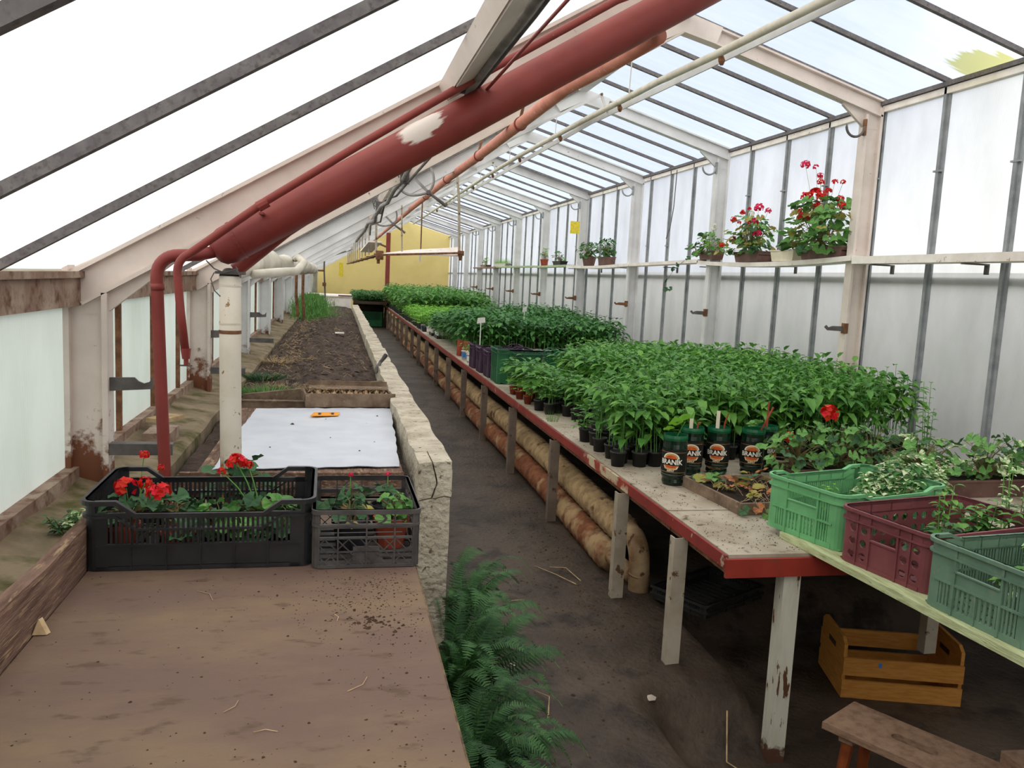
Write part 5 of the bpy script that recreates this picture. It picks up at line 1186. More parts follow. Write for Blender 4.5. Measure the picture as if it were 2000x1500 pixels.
def trough(T, L, Wd, H, m_, org=(0, 0, 0), taper=.88, m2=None):
    ox, oy, oz = org; mb = MB()
    def rct(l, w, z): return [(ox - l / 2, oy - w / 2, oz + z), (ox + l / 2, oy - w / 2, oz + z), (ox + l / 2, oy + w / 2, oz + z), (ox - l / 2, oy + w / 2, oz + z)]
    rings = [rct(L * taper, Wd * taper, 0), rct(L, Wd, H * .90), rct(L + .012, Wd + .012, H * .90), rct(L + .012, Wd + .012, H), rct(L - .008, Wd - .008, H), rct(L - .012, Wd - .012, H * .82)]
    o = 0
    for rg in rings: mb.v += rg
    for i in range(len(rings) - 1):
        for j in range(4): a = i * 4 + j; b = i * 4 + (j + 1) % 4; mb.f.append((a, b, b + 4, a + 4)); mb.m.append(0)
    mb.f.append((3, 2, 1, 0)); mb.m.append(0)
    O2('planter', mb, [m_], T); O2('soil', MB().box(ox - L / 2 + .008, ox + L / 2 - .008, oy - Wd / 2 + .008, oy + Wd / 2 - .008, oz + H * .6, oz + H * .83), [M_potsoil], T)
rg = random.Random(33)
# right shelf (local x of these things points along world Y)
def shelf_plant(name, y, z, label, cat='plant'):
    T = E(name, (3.945, y, z), label, cat); T.rotation_euler = (0, 0, PI / 2); return T
T = shelf_plant('geranium_trough', 6.25, 1.912, 'big red geranium in a brown and cream trough by the nearest right post')
trough(T, .62, .15, .10, M_brownpot); 
geranium(T, (.08, .03, .05), 150, .44, .44, .10, rg, (M_ger, M_ger, M_ger, M_ger, M_gerdk, M_gery), 9, [(.10, .02, .50, .05, M_flred), (.20, .04, .47, .05, M_flred), (-.02, .03, .46, .045, M_flred), (.0, .05, .38, .04, M_flred), (.34, .03, .36, .045, M_flred), (-.28, .03, .42, .03, M_flred), (-.33, .04, .36, .035, M_flred), (.0, .04, .58, .03, M_flred), (.08, .0, .64, .028, M_flpink), (.16, .0, .72, .026, M_flpink), (.33, .0, .76, .04, M_flpink), (-.12, .04, .50, .028, M_flred), (-.20, .04, .56, .025, M_flred), (.2, .05, .30, .05, M_flred), (-.30, .03, .55, .022, M_flred)], lean=(-.02, .05), flat=.62)
T = shelf_plant('cream_trough', 6.86, 1.905, 'cream trough with low yellowing leaves between the shelf geraniums')
trough(T, .40, .14, .10, M_creampot); geranium(T, (-.08, 0, .08), 16, .14, .16, .06, rg, (M_ger, M_gery), 3, [], flat=.6)
T = shelf_plant('geranium_trough', 7.52, 1.905, 'brown and black trough of pink and white geraniums, left of the cream one')
trough(T, .50, .15, .10, M_brownpot); O2('dark_end', MB().box(-.26, -.06, -.079, -.07, .005, .10), [M_darkpot], T)
geranium(T, (0, .03, .06), 120, .38, .38, .075, rg, (M_ger, M_gerdk, M_ger, M_gery), 7, [(-.18, .04, .44, .045, M_flpink), (-.10, .05, .30, .05, M_flpink), (-.20, .05, .20, .045, M_flpink), (.10, .03, .22, .05, M_flwhite), (-.04, .03, .34, .045, M_flwhite), (.0, .02, .40, .03, M_flwhite), (.34, .03, .36, .035, M_flred), (.16, .03, .42, .03, M_flred), (-.34, .03, .40, .03, M_flpink), (.24, .02, .33, .022, M_flred), (.05, .02, .45, .02, M_flred), (.30, .04, .16, .04, M_dry)], flat=.5)
T = shelf_plant('trailing_planter', 8.45, 1.94, 'small brown planter with a leafy trailing plant hanging toward the left')
trough(T, .34, .14, .09, M_brownpot); geranium(T, (0, .02, .06), 80, .28, .22, .06, rg, (M_ger, M_ger, M_lime, M_gerdk), 5, [(-.10, .02, .26, .03, M_flwhite), (-.14, .03, .30, .02, M_flwhite), (-.36, .04, .08, .03, M_flred)], flat=.5)
geranium(T, (-.30, .04, .04), 18, .18, .14, .055, rg, (M_ger, M_gery), 3, []); geranium(T, (.34, .02, .04), 12, .12, .14, .06, rg, (M_gerdk, M_ger), 3, [])
vine = MB(); vp = [Vector((.2, .05, .06)), Vector((.45, .08, .02)), Vector((.75, .10, -.10)), Vector((.95, .10, -.24)), Vector((1.0, .10, -.34))]; stem(vine, vp, .003, .002, 0, 4); O2('vine', vine, [M_stem], T)
for p in vp[1:] + [Vector((.85, .10, -.33)), Vector((.7, .1, -.05))]: inst('leaf', leafmesh(M_gerdk, 0), p, (1.2, .3, rg.uniform(0, 6)), .06, T)
for k, (y, potr, pm, lab, hh, lm) in enumerate(((12.95, .10, M_brownpot, 'bushy green plant in a round brown pot, left of the pair on the shelf', .26, M_gerdk), (12.05, .0, M_brownpot, 'bushy green plant in a square brown planter, right of the pair on the shelf', .28, M_gerdk))):
    T = shelf_plant('bushy_pot', y, 1.90, lab)
    if potr: O2('pot', pot_mb(.085, .115, .15, 16), [pm], T)
    else: trough(T, .34, .17, .13, pm)
    geranium(T, (0, 0, .12), 110, .24, hh, .055, rg, (lm, M_pepperdk, M_ger), 6, [], flat=.8)
T = shelf_plant('terracotta_pots', 15.9, 1.93, 'two small terracotta pots with a thin light green plant on the shelf')
for dx in (-.04, .12): O2('pot', MB().lathe([(.04, 0), (.06, .10), (.065, .10), (.065, .12)], 12, (dx, 0, 0)), [M_terra], T)
geranium(T, (.0, 0, .10), 26, .14, .24, .045, rg, (M_lime, M_ger), 4, [], flat=.7)
T = shelf_plant('seedling_box', 14.75, 1.93, 'low dark box of small seedlings on the shelf'); trough(T, .55, .14, .07, M_darkpot); geranium(T, (.05, 0, .05), 40, .26, .20, .05, rg, (M_ger, M_pepperdk), 6, [], flat=.5)
T = shelf_plant('grass_tray', 20.2, 1.94, 'wide tray of fresh light green sprouts on the shelf')
trough(T, 1.5, .14, .07, M_whitecup)
mb = MB()
for k in range(420): x, y = rg.uniform(-.74, .74), rg.uniform(-.08, .08); a = rg.uniform(-.03, .03); h = rg.uniform(.06, .16); mb.add([(x - .006, y, .06), (x + .006, y, .06), (x + a, y + a, .06 + h)], [(0, 1, 2)])
o = O2('sprouts', mb, [M_lime], T); o['kind'] = 'stuff'
T = shelf_plant('seedling_box', 22.6, 1.94, 'small brown tray with thin sprouts at the far shelf end'); trough(T, .9, .14, .05, M_rustbeam); geranium(T, (0, 0, .04), 26, .3, .2, .05, rg, (M_lime,), 5, [], flat=.4)
T = shelf_plant('grass_tuft', 16.95, 1.84, 'feathery light green tuft hanging below the pale green shelf')
mb = MB()
for k in range(160): x, y, z = rg.gauss(0, .13), rg.gauss(.10, .03), rg.gauss(.05, .11); a, b = rg.uniform(-.05, .05), rg.uniform(-.05, .05); mb.add([(x - .003, y, z), (x + .003, y, z), (x + a, y + b, z + .05)], [(0, 1, 2)])
o = O2('sprays', mb, [M_lime], T); o['kind'] = 'stuff'
# geraniums in the crates on the brown table
T = E('potted_geranium', (-.545, 2.30, .85), 'scarlet geranium at the left end of the long black crate', 'plant'); O2('pot', pot_mb(.035, .045, .08), [M_terra], T)
geranium(T, (.02, 0, .06), 14, .09, .10, .05, rg, (M_gerdk,), 4, [(-.01, .0, .115, .030, M_flred), (.075, -.02, .105, .030, M_flred), (.03, .03, .12, .018, M_flred)], flat=.8)
T = E('potted_geranium', (-.30, 2.33, .85), 'green leaved geranium in the middle of the long black crate', 'plant'); O2('pot', pot_mb(.04, .05, .07), [M_darkpot], T)
geranium(T, (0, 0, .04), 50, .14, .075, .05, rg, (M_ger, M_ger, M_gerdk), 6, [], flat=.8)
T = E('potted_geranium', (-.19, 2.36, .85), 'geranium with one tall scarlet flower head in the long black crate', 'plant'); O2('pot', pot_mb(.04, .05, .07), [M_darkpot], T)
geranium(T, (0, 0, .05), 20, .09, .09, .05, rg, (M_ger, M_gerdk), 4, [(-.075, .02, .175, .028, M_flred), (-.115, .02, .15, .012, M_flred), (-.045, .03, .165, .014, M_flred)], flat=.8)
for k, (x, y, lab) in enumerate(((-.44, 2.42, 'dark leaved geranium at the back left of the black crate'), (-.12, 2.28, 'dark leaved geranium at the front right of the black crate'), (-.40, 2.27, 'dark leaved geranium at the front of the black crate'))):
    T = E('potted_geranium', (x, y, .85), lab, 'plant'); O2('pot', pot_mb(.035, .045, .07), [M_terra if k == 2 else M_darkpot], T); geranium(T, (0, 0, .05), 18, .085, .085, .05, rg, (M_gerdk,), 3, [], flat=.9)
T = E('potted_geranium', (-.60, 2.72, .76), 'geranium with small red blossoms standing behind the black crate', 'plant'); O2('pot', pot_mb(.04, .05, .08), [M_terra], T); geranium(T, (0, 0, .06), 14, .10, .10, .055, rg, (M_gerdk, M_ger), 4, [(.02, 0, .20, .016, M_flred), (.07, 0, .16, .012, M_flred)], flat=.9)
T = E('potted_geranium', (-.30, 2.74, .84), 'grey green geranium standing behind the middle of the black crate', 'plant'); O2('pot', pot_mb(.04, .05, .08), [M_terra], T); geranium(T, (0, 0, .06), 26, .13, .10, .06, rg, (M_gerdk,), 4, [], flat=.7)
for k, (x, y, pm, lab, n, ms) in enumerate(((.05, 2.30, M_darkpot, 'geranium with a yellowing top in the grey crate', 16, (M_gerdk, M_gerdk, M_gery)), (.165, 2.32, M_terra, 'geranium in a terracotta pot at the right of the grey crate', 18, (M_ger,)), (.05, 2.44, M_darkpot, 'red budded geranium at the back of the grey crate', 12, (M_gerdk,)), (.16, 2.45, M_darkpot, 'dark geranium in the back right corner of the grey crate', 14, (M_gerdk,)))):
    T = E('potted_geranium', (x, y, .85), lab, 'plant'); O2('pot', pot_mb(.038, .05, .085), [pm], T); geranium(T, (0, 0, .07), n, .065, .075, .04, rg, ms, 3, [(.0, 0, .105, .008, M_flpink)] if k > 1 else [], flat=.9)
# bench planters with geraniums behind the green crate
for k, (x, y, L_, lab, fl, n) in enumerate(((2.62, 3.92, .62, 'brown planter of leggy geraniums with two scarlet heads behind the green crate', [(-.10, 0, .30, .05, M_flred), (-.31, .02, .17, .032, M_flred)], 210), (3.30, 3.68, .95, 'long brown planter of variegated geraniums behind the maroon crate', [], 270))):
    T = E('geranium_planter', (x, y, BZ), lab, 'plant'); T.rotation_euler = (0, 0, .05); trough(T, L_, .18, .095, M_brownpot)
    for q in (-.22, .05, .26): geranium(T, (q * L_ / .62, 0, .07), n // 3, .22, .24, .058, rg, (M_ger, M_gerdk, M_ger, M_vari) if k else (M_ger, M_gerdk, M_ger), 5, fl if q == .05 else [], flat=.8)
# leafy fill plants in the three front crates
def bush(T, org, n, rad, hgt, lw, mats, rnd, stems=5):
    """upright shoots with paired pointed leaves"""
    sm = MB(); byM = {}
    for s_ in range(stems):
        a = rnd.uniform(0, 6.28); q = rad * rnd.uniform(.1, .9); e = Vector((org[0] + math.cos(a) * q, org[1] + math.sin(a) * q, org[2] + hgt * rnd.uniform(.55, 1))); b = Vector((org[0] + math.cos(a) * q * .4, org[1] + math.sin(a) * q * .4, org[2]))
        stem(sm, [b, b.lerp(e, .5), e], .003, .0018, 0, 4); m_ = mats[s_ % len(mats)]; mb_ = byM.setdefault(m_.name, (m_, MB()))[1]
        for i in range(n // stems):
            k = .2 + .8 * (i / max(1, n // stems - 1)); aa = i * 2.4 + a; d = Vector((math.cos(aa), math.sin(aa), rnd.uniform(-.1, .5))).normalized(); L_ = lw * rnd.uniform(.7, 1.15) * (1.1 - .35 * k); leaf(mb_, b.lerp(e, k), d, L_, L_ * .55, .35, .15)
    O2('stem', sm, [M_stem], T)
    for m_, mb_ in byM.values(): O2('foliage', mb_, [m_], T)
def dome(T, org, n, rx, ry, h, lw, mats, rnd):
    B = {m_.name: (m_, MB()) for m_ in mats}
    for i in range(n):
        a = rnd.uniform(0, 6.28); q = math.sqrt(rnd.random()); x, y = rx * q * math.cos(a), ry * q * math.sin(a); z = h * (1 - q * q * .8) * rnd.uniform(.6, 1.08)
        d = Vector((math.cos(a + rnd.uniform(-1, 1)) * (q + .3), math.sin(a + rnd.uniform(-1, 1)) * (q + .3), rnd.uniform(-.2, .6))).normalized(); L_ = lw * rnd.uniform(.7, 1.2)
        leaf(B[mats[rnd.randrange(len(mats))].name][1], (org[0] + x, org[1] + y, org[2] + z), d, L_, L_ * .72, .4, .15)
    for m_, mb_ in B.values(): O2('foliage', mb_, [m_], T)
for x, y, z, n, rx, ry, h, lw, ms, lab in ((2.42, 3.08, .74, 520, .21, .13, .20, .042, (M_vari, M_vari, M_pepperdk), 'dense heap of cream variegated leaves overflowing the bright green crate'), (2.16, 2.93, .72, 160, .12, .12, .11, .045, (M_pepperdk, M_vari, M_ger), 'mixed green leaves in the near corner of the bright green crate'),
        (2.30, 2.58, .70, 110, .22, .12, .08, .055, (M_ger, M_gerdk), 'low green leaves covering the floor of the maroon crate'), (2.25, 2.12, .70, 160, .22, .12, .10, .045, (M_vari, M_ger, M_lime), 'low pale leaves filling the dusty green crate')):
    T = E('leafy_heap', (x, y, .66), lab, 'plant'); O2('pot', pot_mb(.05, .07, .06), [M_darkpot], T); dome(T, (0, 0, z - .66), n, rx, ry, h, lw, ms, rg)
for k, (x, y, n, rad, h, lw, ms, lab) in enumerate((
    (2.62, 3.14, 200, .12, .22, .036, (M_vari,), 'tall cream variegated shoots at the back of the bright green crate'), (2.28, 2.98, 160, .15, .17, .036, (M_vari, M_pepperdk), 'mixed variegated shoots at the left of the bright green crate'), (2.02, 3.0, 40, .07, .14, .035, (M_lime,), 'small lime shoot in the corner of the bright green crate'),
    (2.18, 2.55, 46, .06, .24, .05, (M_pepper,), 'upright leafy shoot rising in the maroon crate'), (2.42, 2.62, 90, .13, .16, .06, (M_pepper, M_ger), 'low broad leaves in the middle of the maroon crate'), (2.55, 2.60, 70, .06, .30, .05, (M_vari, M_pepperdk), 'tall pale tipped shoot at the back of the maroon crate'), (2.10, 2.42, 40, .1, .12, .06, (M_gerdk,), 'dark low leaves at the front of the maroon crate'), (2.62, 2.48, 80, .1, .22, .055, (M_pepper,), 'leafy nettle-like shoots at the right of the maroon crate'),
    (2.20, 2.12, 90, .13, .20, .05, (M_vari, M_lime), 'pale leafy plant in the dusty green crate'), (2.08, 2.03, 40, .07, .12, .05, (M_lime, M_vari), 'lime shoot at the end of the dusty green crate'), (2.42, 2.10, 90, .14, .22, .055, (M_pepper, M_vari), 'green and cream shoots at the far side of the dusty green crate'))):
    T = E('leafy_plant', (x, y, .66), lab, 'plant'); O2('pot', pot_mb(.04, .05, .08), [M_darkpot], T); bush(T, (0, 0, .07), n, rad, h, lw, ms, rg, max(4, n // 14))
T = E('flower_spike', (2.92, 3.05, .63), 'thin pale flower spike standing behind the maroon crate', 'plant'); bush(T, (0, 0, 0), 40, .05, .42, .03, (M_vari,), rg, 4)
T = E('young_shoot', (3.55, 4.35, .62), 'tall single leafy shoot by the wall behind the geranium planters', 'plant'); bush(T, (0, 0, 0), 70, .12, .50, .06, (M_pepper,), rg, 5)
for k, (x, y, h) in enumerate(((3.5, 6.9, .40), (3.55, 7.7, .42))):
    T = E('flowering_shoot', (x, y, .62), 'thin shoot with small pale blossoms above the front peppers, %s one' % ('right' if k == 0 else 'left'), 'plant'); bush(T, (0, 0, 0), 30, .08, h, .03, (M_vari, M_ger), rg, 4)
# wooden tray with withered runners
T = E('runner_tray', (2.0, 3.62, BZ), 'grey wooden tray of withered runners hanging over its front edge', 'tray')
Mt = Matrix.Rotation(.10, 4, 'Z')
for nm, bx in (('front_board', (-.24, .22, -.27, -.255, 0, .055)), ('back_board', (-.24, .22, .235, .25, 0, .055)), ('side_board', (-.24, -.225, -.255, .235, 0, .055)), ('side_board', (.205, .22, -.255, .235, 0, .055)), ('base_board', (-.225, .205, -.255, .235, 0, .01)), ('soil', (-.225, .205, -.255, .235, .01, .035))):
    O2(nm, MB().box(*bx, M=Mt), [M_potsoil if nm == 'soil' else M_graywood], T)
for i in range(46):
    x, y = rg.uniform(-.22, .2), rg.uniform(-.24, .22); m_ = rg.choice((M_gerdk, M_ger, M_dry, M_gery)); inst('leaf', leafmesh(m_, i % 3), (x, y, rg.uniform(.05, .10)), (rg.uniform(-.5, .5), rg.uniform(-.5, .5), rg.uniform(0, 6)), rg.uniform(.045, .075), T)
mb = MB()
for i in range(60): x, y = rg.uniform(-.22, .2), rg.uniform(-.25, .22); a = rg.uniform(0, 6); stem(mb, [(x, y, .04), (x + .04 * math.cos(a), y + .04 * math.sin(a), .075), (x + .08 * math.cos(a), y + .08 * math.sin(a), .05)], .0014, .001, 0, 3)
O2('dry_stems', mb, [M_straw], T)['kind'] = 'stuff'
for x, y, z, m_ in ((-.10, -.33, .02, M_ger), (-.02, -.36, .015, M_ger), (-.13, -.30, .04, M_dry), (.06, -.31, .04, M_dry), (-.20, -.30, .03, M_gerdk)):
    inst('leaf', leafmesh(m_, 1), (x, y, z), (.9, .3, -1.5), .055, T); st = MB(); stem(st, [(x * .7, -.24, .06), (x, y + .03, z + .03), (x, y, z)], .0014, .001, 0, 3); O2('runner', st, [M_straw], T)
# ---------------------------------------------------------------- bottle planters
def text_mesh(txt, size):
    cu = bpy.data.curves.new('txt', 'FONT'); cu.body = txt; cu.size = size; cu.align_x = 'CENTER'; cu.align_y = 'CENTER'; cu.resolution_u = 3; cu.offset = size * .03
    ob = bpy.data.objects.new('txt', cu); COL.objects.link(ob); dg = bpy.context.evaluated_depsgraph_get(); dg.update()
    me = bpy.data.meshes.new_from_object(ob.evaluated_get(dg)); bpy.data.objects.remove(ob)
    mb = MB(); mb.v = [tuple(v.co) for v in me.vertices]; mb.f = [tuple(p.vertices) for p in me.polygons]; mb.m = [0] * len(mb.f); bpy.data.meshes.remove(me); return mb
def bend(mb, r, z0=0., sx=1.):
    """wrap the xy plane of mb round a cylinder of radius r, facing -Y"""
    o = MB(); o.f = mb.f; o.m = mb.m; o.v = [(r * math.sin(x * sx / r), -r * math.cos(x * sx / r), z0 + y) for x, y, z in mb.v]; return o
def fan(cx, cy, rx, ry, a0, a1, n=14, inner=None):
    mb = MB(); k = inner
    for i in range(n):
        t0 = a0 + (a1 - a0) * i / n; t1 = a0 + (a1 - a0) * (i + 1) / n; P = lambda t, f: (cx + rx * f * math.cos(t), cy + ry * f * math.sin(t), 0)
        if k is None: mb.add([P(t0, 0), P(t0, .5), P(t1, .5)], [(0, 1, 2)]); mb.add([P(t0, .5), P(t0, 1), P(t1, 1), P(t1, .5)], [(0, 1, 2, 3)])
        else: mb.add([P(t0, k), P(t0, 1), P(t1, 1), P(t1, k)], [(0, 1, 2, 3)])
    return mb
BT = [text_mesh('BRANÍK', .0285), text_mesh('SVĚTLÝ', .009)]
RB = .0515
def bottle():
    T = E('bottle_planter', (0, 0, 0), 'x', 'planter', 'cut bottle planters')
    prof = [(.030, 0), (.044, .004), (.048, .014), (.046, .028), (RB, .040), (RB, .046), (RB - .001, .048), (RB, .052), (RB, .150), (RB - .001, .153), (RB, .157), (RB - .002, .175), (RB - .001, .19)]
    O2('body', MB().lathe(prof, 26), [M_bottle], T)
    rp = [(RB - .001, .19), (RB + .001, .20), (RB - .001, .212), (RB - .004, .212), (RB - .004, .185)]
    O2('cut_rim', MB().lathe(rp, 26, cap0=False), [M_bottlerim], T); O2('soil', MB().lathe([(RB - .005, .186), (.02, .192), (.001, .192)], 16, cap0=False), [M_potsoil], T)
    lb = O2('label', MB().lathe([(RB + .0004, .056), (RB + .0006, .060), (RB + .0006, .150), (RB + .0004, .153)], 26, cap0=False), [M_lblack], T)
    def sub(nm, mb, m_, rad=RB + .0012): o = O2(nm, mb, [m_], lb); return o
    r1 = RB + .0010
    sub('gold_line', bend(MB().add([(-.06, .1415, 0), (.06, .1415, 0), (.06, .143, 0), (-.06, .143, 0)], [(0, 1, 2, 3)]) if False else strip(-.07, .07, .1425, .1437), r1), M_lgold); sub('gold_line', bend(strip(-.07, .07, .0585, .0597), r1), M_lgold)
    sub('emblem_ring', bend(fan(0, .116, .036, .026, 0, PI, 16, .84), r1), M_lwhite); sub('emblem_arch', bend(fan(0, .116, .030, .0215, 0, PI, 16), r1), M_lgold); sub('emblem_arch', bend(fan(0, .116, .023, .015, 0, PI, 14), r1 + .0003), M_lred)
    sub('name_panel', bend(strip(-.047, .047, .0885, .1165), r1 + .0003), M_lblack); sub('lettering', bend(BT[0], r1 + .0009, .1015, .98), M_lwhite)
    sub('emblem_bowl', bend(fan(0, .088, .033, .020, PI, 2 * PI, 14), r1), M_lgold); sub('emblem_bowl', bend(fan(0, .088, .026, .011, PI, 2 * PI, 14), r1 + .0003), M_lred)
    for s_ in (-1, 1): sub('leaf_mark', bend(MB().add([(s_ * .012, .070, 0), (s_ * .034, .086, 0), (s_ * .026, .073, 0)], [(0, 1, 2) if s_ < 0 else (0, 2, 1)]), r1 + .0005), M_lwhite)
    sub('lettering', bend(BT[1], r1 + .0006, .0645), M_lwhite)
    return T
def strip(x0, x1, y0, y1, n=16):
    mb = MB()
    for i in range(n): a = x0 + (x1 - x0) * i / n; b = x0 + (x1 - x0) * (i + 1) / n; mb.add([(a, y0, 0), (b, y0, 0), (b, y1, 0), (a, y1, 0)], [(0, 1, 2, 3)])
    return mb
BP = bottle(); NAMES = ['leftmost cut bottle planter with a lobed green leaf', 'second cut bottle planter from the left with a cream stake', 'third cut bottle planter from the left, tall cream stake and orange twig', 'fourth cut bottle planter from the left with an orange twig leaning right', 'rightmost cut bottle planter, label turned away, upright orange twig']
BPOS = [(1.705, 3.90, .10), (1.895, 4.12, .38), (2.055, 4.13, .30), (2.245, 4.10, .35), (2.375, 4.20, 1.5)]
BS = []
for k, (x, y, az) in enumerate(BPOS):
    o = place(BP, k == 0, (x, y, BZ + .002), -math.atan2(x, y) + az - .35, 1.22, NAMES[k], 'cut bottle planters'); BS.append(o)
for k, o in enumerate(BS):
    if k == 0:
        sm = MB(); stem(sm, [(0, 0, .19), (.02, 0, .24), (.035, 0, .27)], .002, .0015, 0, 4); O2('stem', sm, [M_stem], o)
        for p, s_ in (((.03, -.01, .27), .085), ((.0, .02, .25), .06), ((-.02, -.02, .23), .045)): inst('leaf', leafmesh(M_lime, 2), p, (.5, -.3, rg.uniform(-2, -1)), s_, o)
    if k in (1, 2): O2('stake', MB().box(-.016, .000, -.012, -.010, .17, .25 if k == 1 else .285), [M_creampot], o)
    if k in (1, 2): q = MB(); stem(q, [(.018, 0, .19), (.022, .0, .23), (.034, 0, .275 if k == 2 else .235)], .004, .003, 0, 6); O2('twig', q, [M_terra], o)
    if k == 3:
        q = MB(); stem(q, [(.02, 0, .18), (.045, .0, .24), (.075, 0, .315)], .005, .004, 0, 6); O2('twig', q, [M_terra], o)
        for i in range(4): inst('leaf', leafmesh(M_ger, i % 3), (-.02 + .015 * i, -.01, .225 + .006 * i), (.3, -.2, rg.uniform(0, 6)), .045, o)
    if k == 4: q = MB(); stem(q, [(.0, 0, .18), (.004, .0, .25), (.003, 0, .32)], .0048, .004, 0, 6); O2('twig', q, [M_terra], o)
# ---------------------------------------------------------------- fern by the aisle
def frond_mb(rnd, L_):
    mb = MB(); n = 22; pts = [Vector((L_ * .80 * math.sin(k / n * 1.35), 0, L_ * (.62 * math.sin(k / n * 2.0) * .8 - .30 * (k / n) ** 2))) for k in range(n + 1)]
    stem(mb, pts[::3] + [pts[-1]], .0022, .0008, 1, 3)
    for k in range(3, n):
        t_ = (pts[k] - pts[k - 1]).normalized(); w = L_ * .10 * math.sin(PI * min(1, (k - 1) / n * 1.02)) ** .6 * (1 - .4 * k / n)
        for sd in (-1, 1):
            for off in (0, .5):
                p = pts[k - 1].lerp(pts[k], off); d = Vector((t_.x * .45, sd, -.2 + rnd.uniform(-.15, .15))); d.normalize(); a = t_ * (L_ * .0068); mb.add([p - a, p + a, p + d * w + a * .5, p + d * w - a * .3], [(0, 1, 2, 3) if sd > 0 else (3, 2, 1, 0)])
    return mb
rf_ = random.Random(9); fm = [mesh('frond', frond_mb(rf_, 1.0), [M_fern, M_stem]) for _ in range(3)]
for ci, (x, y, z, n, L_, lab) in enumerate(((.47, 3.12, .12, 50, .42, 'dark green fern clump at the end of the bed wall'), (.42, 2.70, .0, 80, .50, 'big dark green fern sprawling from under the brown table into the aisle'), (.38, 2.25, .0, 70, .44, 'dark green fern clump nearest the viewer beside the brown table'), (.34, 1.85, .0, 40, .40, 'low fern clump at the foot of the brown table'))):
    T = E('fern', (x, y, z), lab, 'fern'); O2('root_crown', MB().lathe([(.05, -.02), (.06, .03), (.03, .06), (.001, .07)], 8), [M_potsoil], T)
    for i in range(n):
        a = rf_.uniform(-2.4, 2.4) if i % 3 else rf_.uniform(-.8, 1.2); el = rf_.uniform(-.75, -.05) if math.cos(a) > -.1 else -1.05
        s_ = L_ * rf_.uniform(.65, 1.15) * (1 if math.cos(a) > -.2 else .55); inst('frond', fm[i % 3], (rf_.uniform(-.03, .03), rf_.uniform(-.1, .1), .02 + rf_.uniform(0, .12)), (rf_.uniform(-.3, .3), el, a), s_, T)
# plants by the left ledge and on the bed
T = E('dill_clump', (-.46, 15.8, .72), 'tall feathery green weed clump at the far left of the bed', 'plant')
mb = MB()
for k in range(2600):
    h = rg.random(); q = .34 * (1 - .6 * h * h); x, y = rg.gauss(0, q * .62), rg.gauss(0, q * 1.6); z = h * .42; x = max(x, -.40 + .1 * rg.random()); a, b = rg.uniform(-.05, .05), rg.uniform(-.05, .05); mb.add([(x - .006, y, z), (x + .006, y, z), (x + a, y + b, z + .09)], [(0, 1, 2)])
o = O2('sprays', mb, [M_ger], T); o['kind'] = 'stuff'
sm = MB(); [stem(sm, [(rg.gauss(0, .05), rg.gauss(0, .1), 0), (max(-.38, rg.gauss(0, .12)), rg.gauss(0, .3), .40)], .006, .003, 0, 3) for _ in range(14)]; O2('stem', sm, [M_stem], T)
def tuft(name, x, y, z, n, r, h, m_, lab, wd=.004):
    T = E(name, (x, y, z), lab, 'weed'); mb = MB()
    for k in range(n): a = rg.uniform(0, 6.28); q = r * rg.random() ** .5; px_, py_ = q * math.cos(a), q * math.sin(a); d = rg.uniform(.2, 1) * r; mb.add([(px_ - wd, py_, 0), (px_ + wd, py_, 0), (px_ + d * math.cos(a), py_ + d * math.sin(a), h * rg.uniform(.4, 1))], [(0, 1, 2)])
    o = O2('blades', mb, [m_], T); o['kind'] = 'stuff'
tuft('weed_tuft', -.46, 5.95, .72, 260, .14, .10, M_ger, 'low green weed tuft behind the white sheet, at the left')
tuft('weed_tuft', -.56, 6.8, .74, 220, .13, .07, M_gerdk, 'dark low weed tuft by the ledge beyond the first tuft')
tuft('dry_tuft', -.34, 6.25, .73, 200, .14, .06, M_straw, 'pale dry straw tuft on the soil right of the green weeds', .002)
tuft('dry_tuft', -.55, 8.0, .74, 260, .2, .06, M_straw, 'pale dry straw tuft by the ledge halfway along the bed', .002)
tuft('grass_seedling', 1.54, 5.72, BZ, 50, .04, .10, M_pepper, 'thin grassy seedlings at the very edge of the bench', .001)
T = E('trailing_weed', (-.80, 2.72, .775), 'small variegated weed on the left ledge beside the black crate', 'weed'); bush(T, (0, 0, 0), 110, .13, .07, .035, (M_vari, M_gerdk), rg, 10)
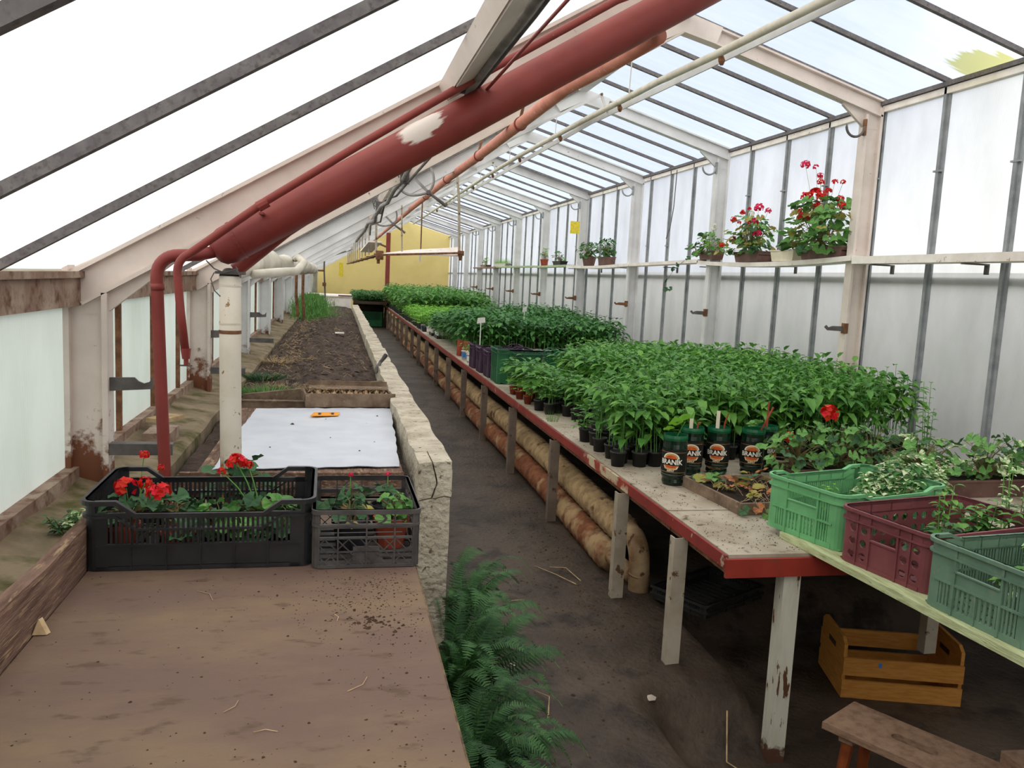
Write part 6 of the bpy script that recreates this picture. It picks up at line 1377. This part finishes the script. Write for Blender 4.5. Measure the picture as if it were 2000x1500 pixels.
# dead stems on the floor
Ms = [[(.85, 2.45), (.93, 2.36), (.92, 2.28), (1.02, 2.22), (1.20, 2.20)], [(.62, 2.30), (.66, 2.42), (.64, 2.52)], [(.58, 2.22), (.72, 2.24), (.80, 2.31)], [(.80, 2.80), (.84, 2.94), (.80, 3.02)], [(.62, 2.62), (.66, 2.72), (.72, 2.80)], [(1.30, 4.15), (1.22, 4.28), (1.14, 4.45)], [(1.34, 4.20), (1.30, 4.36), (1.22, 4.42)], [(.90, 3.95), (.97, 3.96)], [(1.62, 2.98), (1.55, 2.82), (1.60, 2.70), (1.68, 2.60)]]
for k, pts in enumerate(Ms):
    P = [Vector((x, y, fz(x, y) + .006 + (.012 if 0 < i < len(pts) - 1 else 0))) for i, (x, y) in enumerate(pts)]
    mb = MB(); stem(mb, P, .0035, .0015, 0, 5); O('dead_stem', mb, M_straw, label=('long curved dry stem in the middle of the near aisle', 'short dry stem beside the near fern', 'bent dry stem crossing the one beside the fern', 'wavy dry stem in the aisle left of the second bench leg', 'short dry stem poking from the big fern', 'dry stem leaning to the lower wrapped pipe', 'forked dry stem next to the pipe elbow', 'tiny straight straw in the middle of the aisle', 'tangled dry stem by the corner leg of the bench')[k], cat='stem', group='dry stems on the floor')
for k, (x, y, r, lab) in enumerate(((1.285, 3.0, .028, 'pale broken stone at the edge of the concrete slab'), (.76, 3.25, .018, 'pale flake of stone in the middle of the aisle'), (.95, 2.98, .010, 'small dark pebble on the aisle floor'))):
    mb = MB(); crumb_big(mb, x, y, fz(x, y), r); O('stone', mb, M_stone if k < 2 else M_dirt, label=lab, cat='stone')
mb = MB()
for k in range(700):
    q = R.random()
    if q < .5: x, y = R.gauss(1.32, .10), R.uniform(3.1, 6)
    else: x, y = R.uniform(.5, 1.6), R.uniform(2.3, 4.5)
    crumb(mb, x, y, fz(x, y), R.uniform(.003, .010))
O('floor_debris', mb, M_dirt, label='small crumbs of soil along the aisle floor', cat='debris', kind='stuff')
mb = MB()
for k in range(520):
    q = R.random()
    if q < .5: x, y = R.uniform(1.5, 1.95), R.uniform(2.85, 3.35)
    elif q < .8: x, y = 1.5 + abs(R.gauss(0, .08)), R.uniform(3.4, 6.4)
    else: x, y = R.uniform(1.5, 1.9), R.uniform(3.4, 4.3)
    crumb(mb, x, y, BZ + .0025, R.uniform(.0015, .0045))
O('bench_crumbs', mb, M_dirt, label='soil crumbs scattered on the near end of the bench', cat='soil', kind='stuff')
bpy.context.view_layer.update()
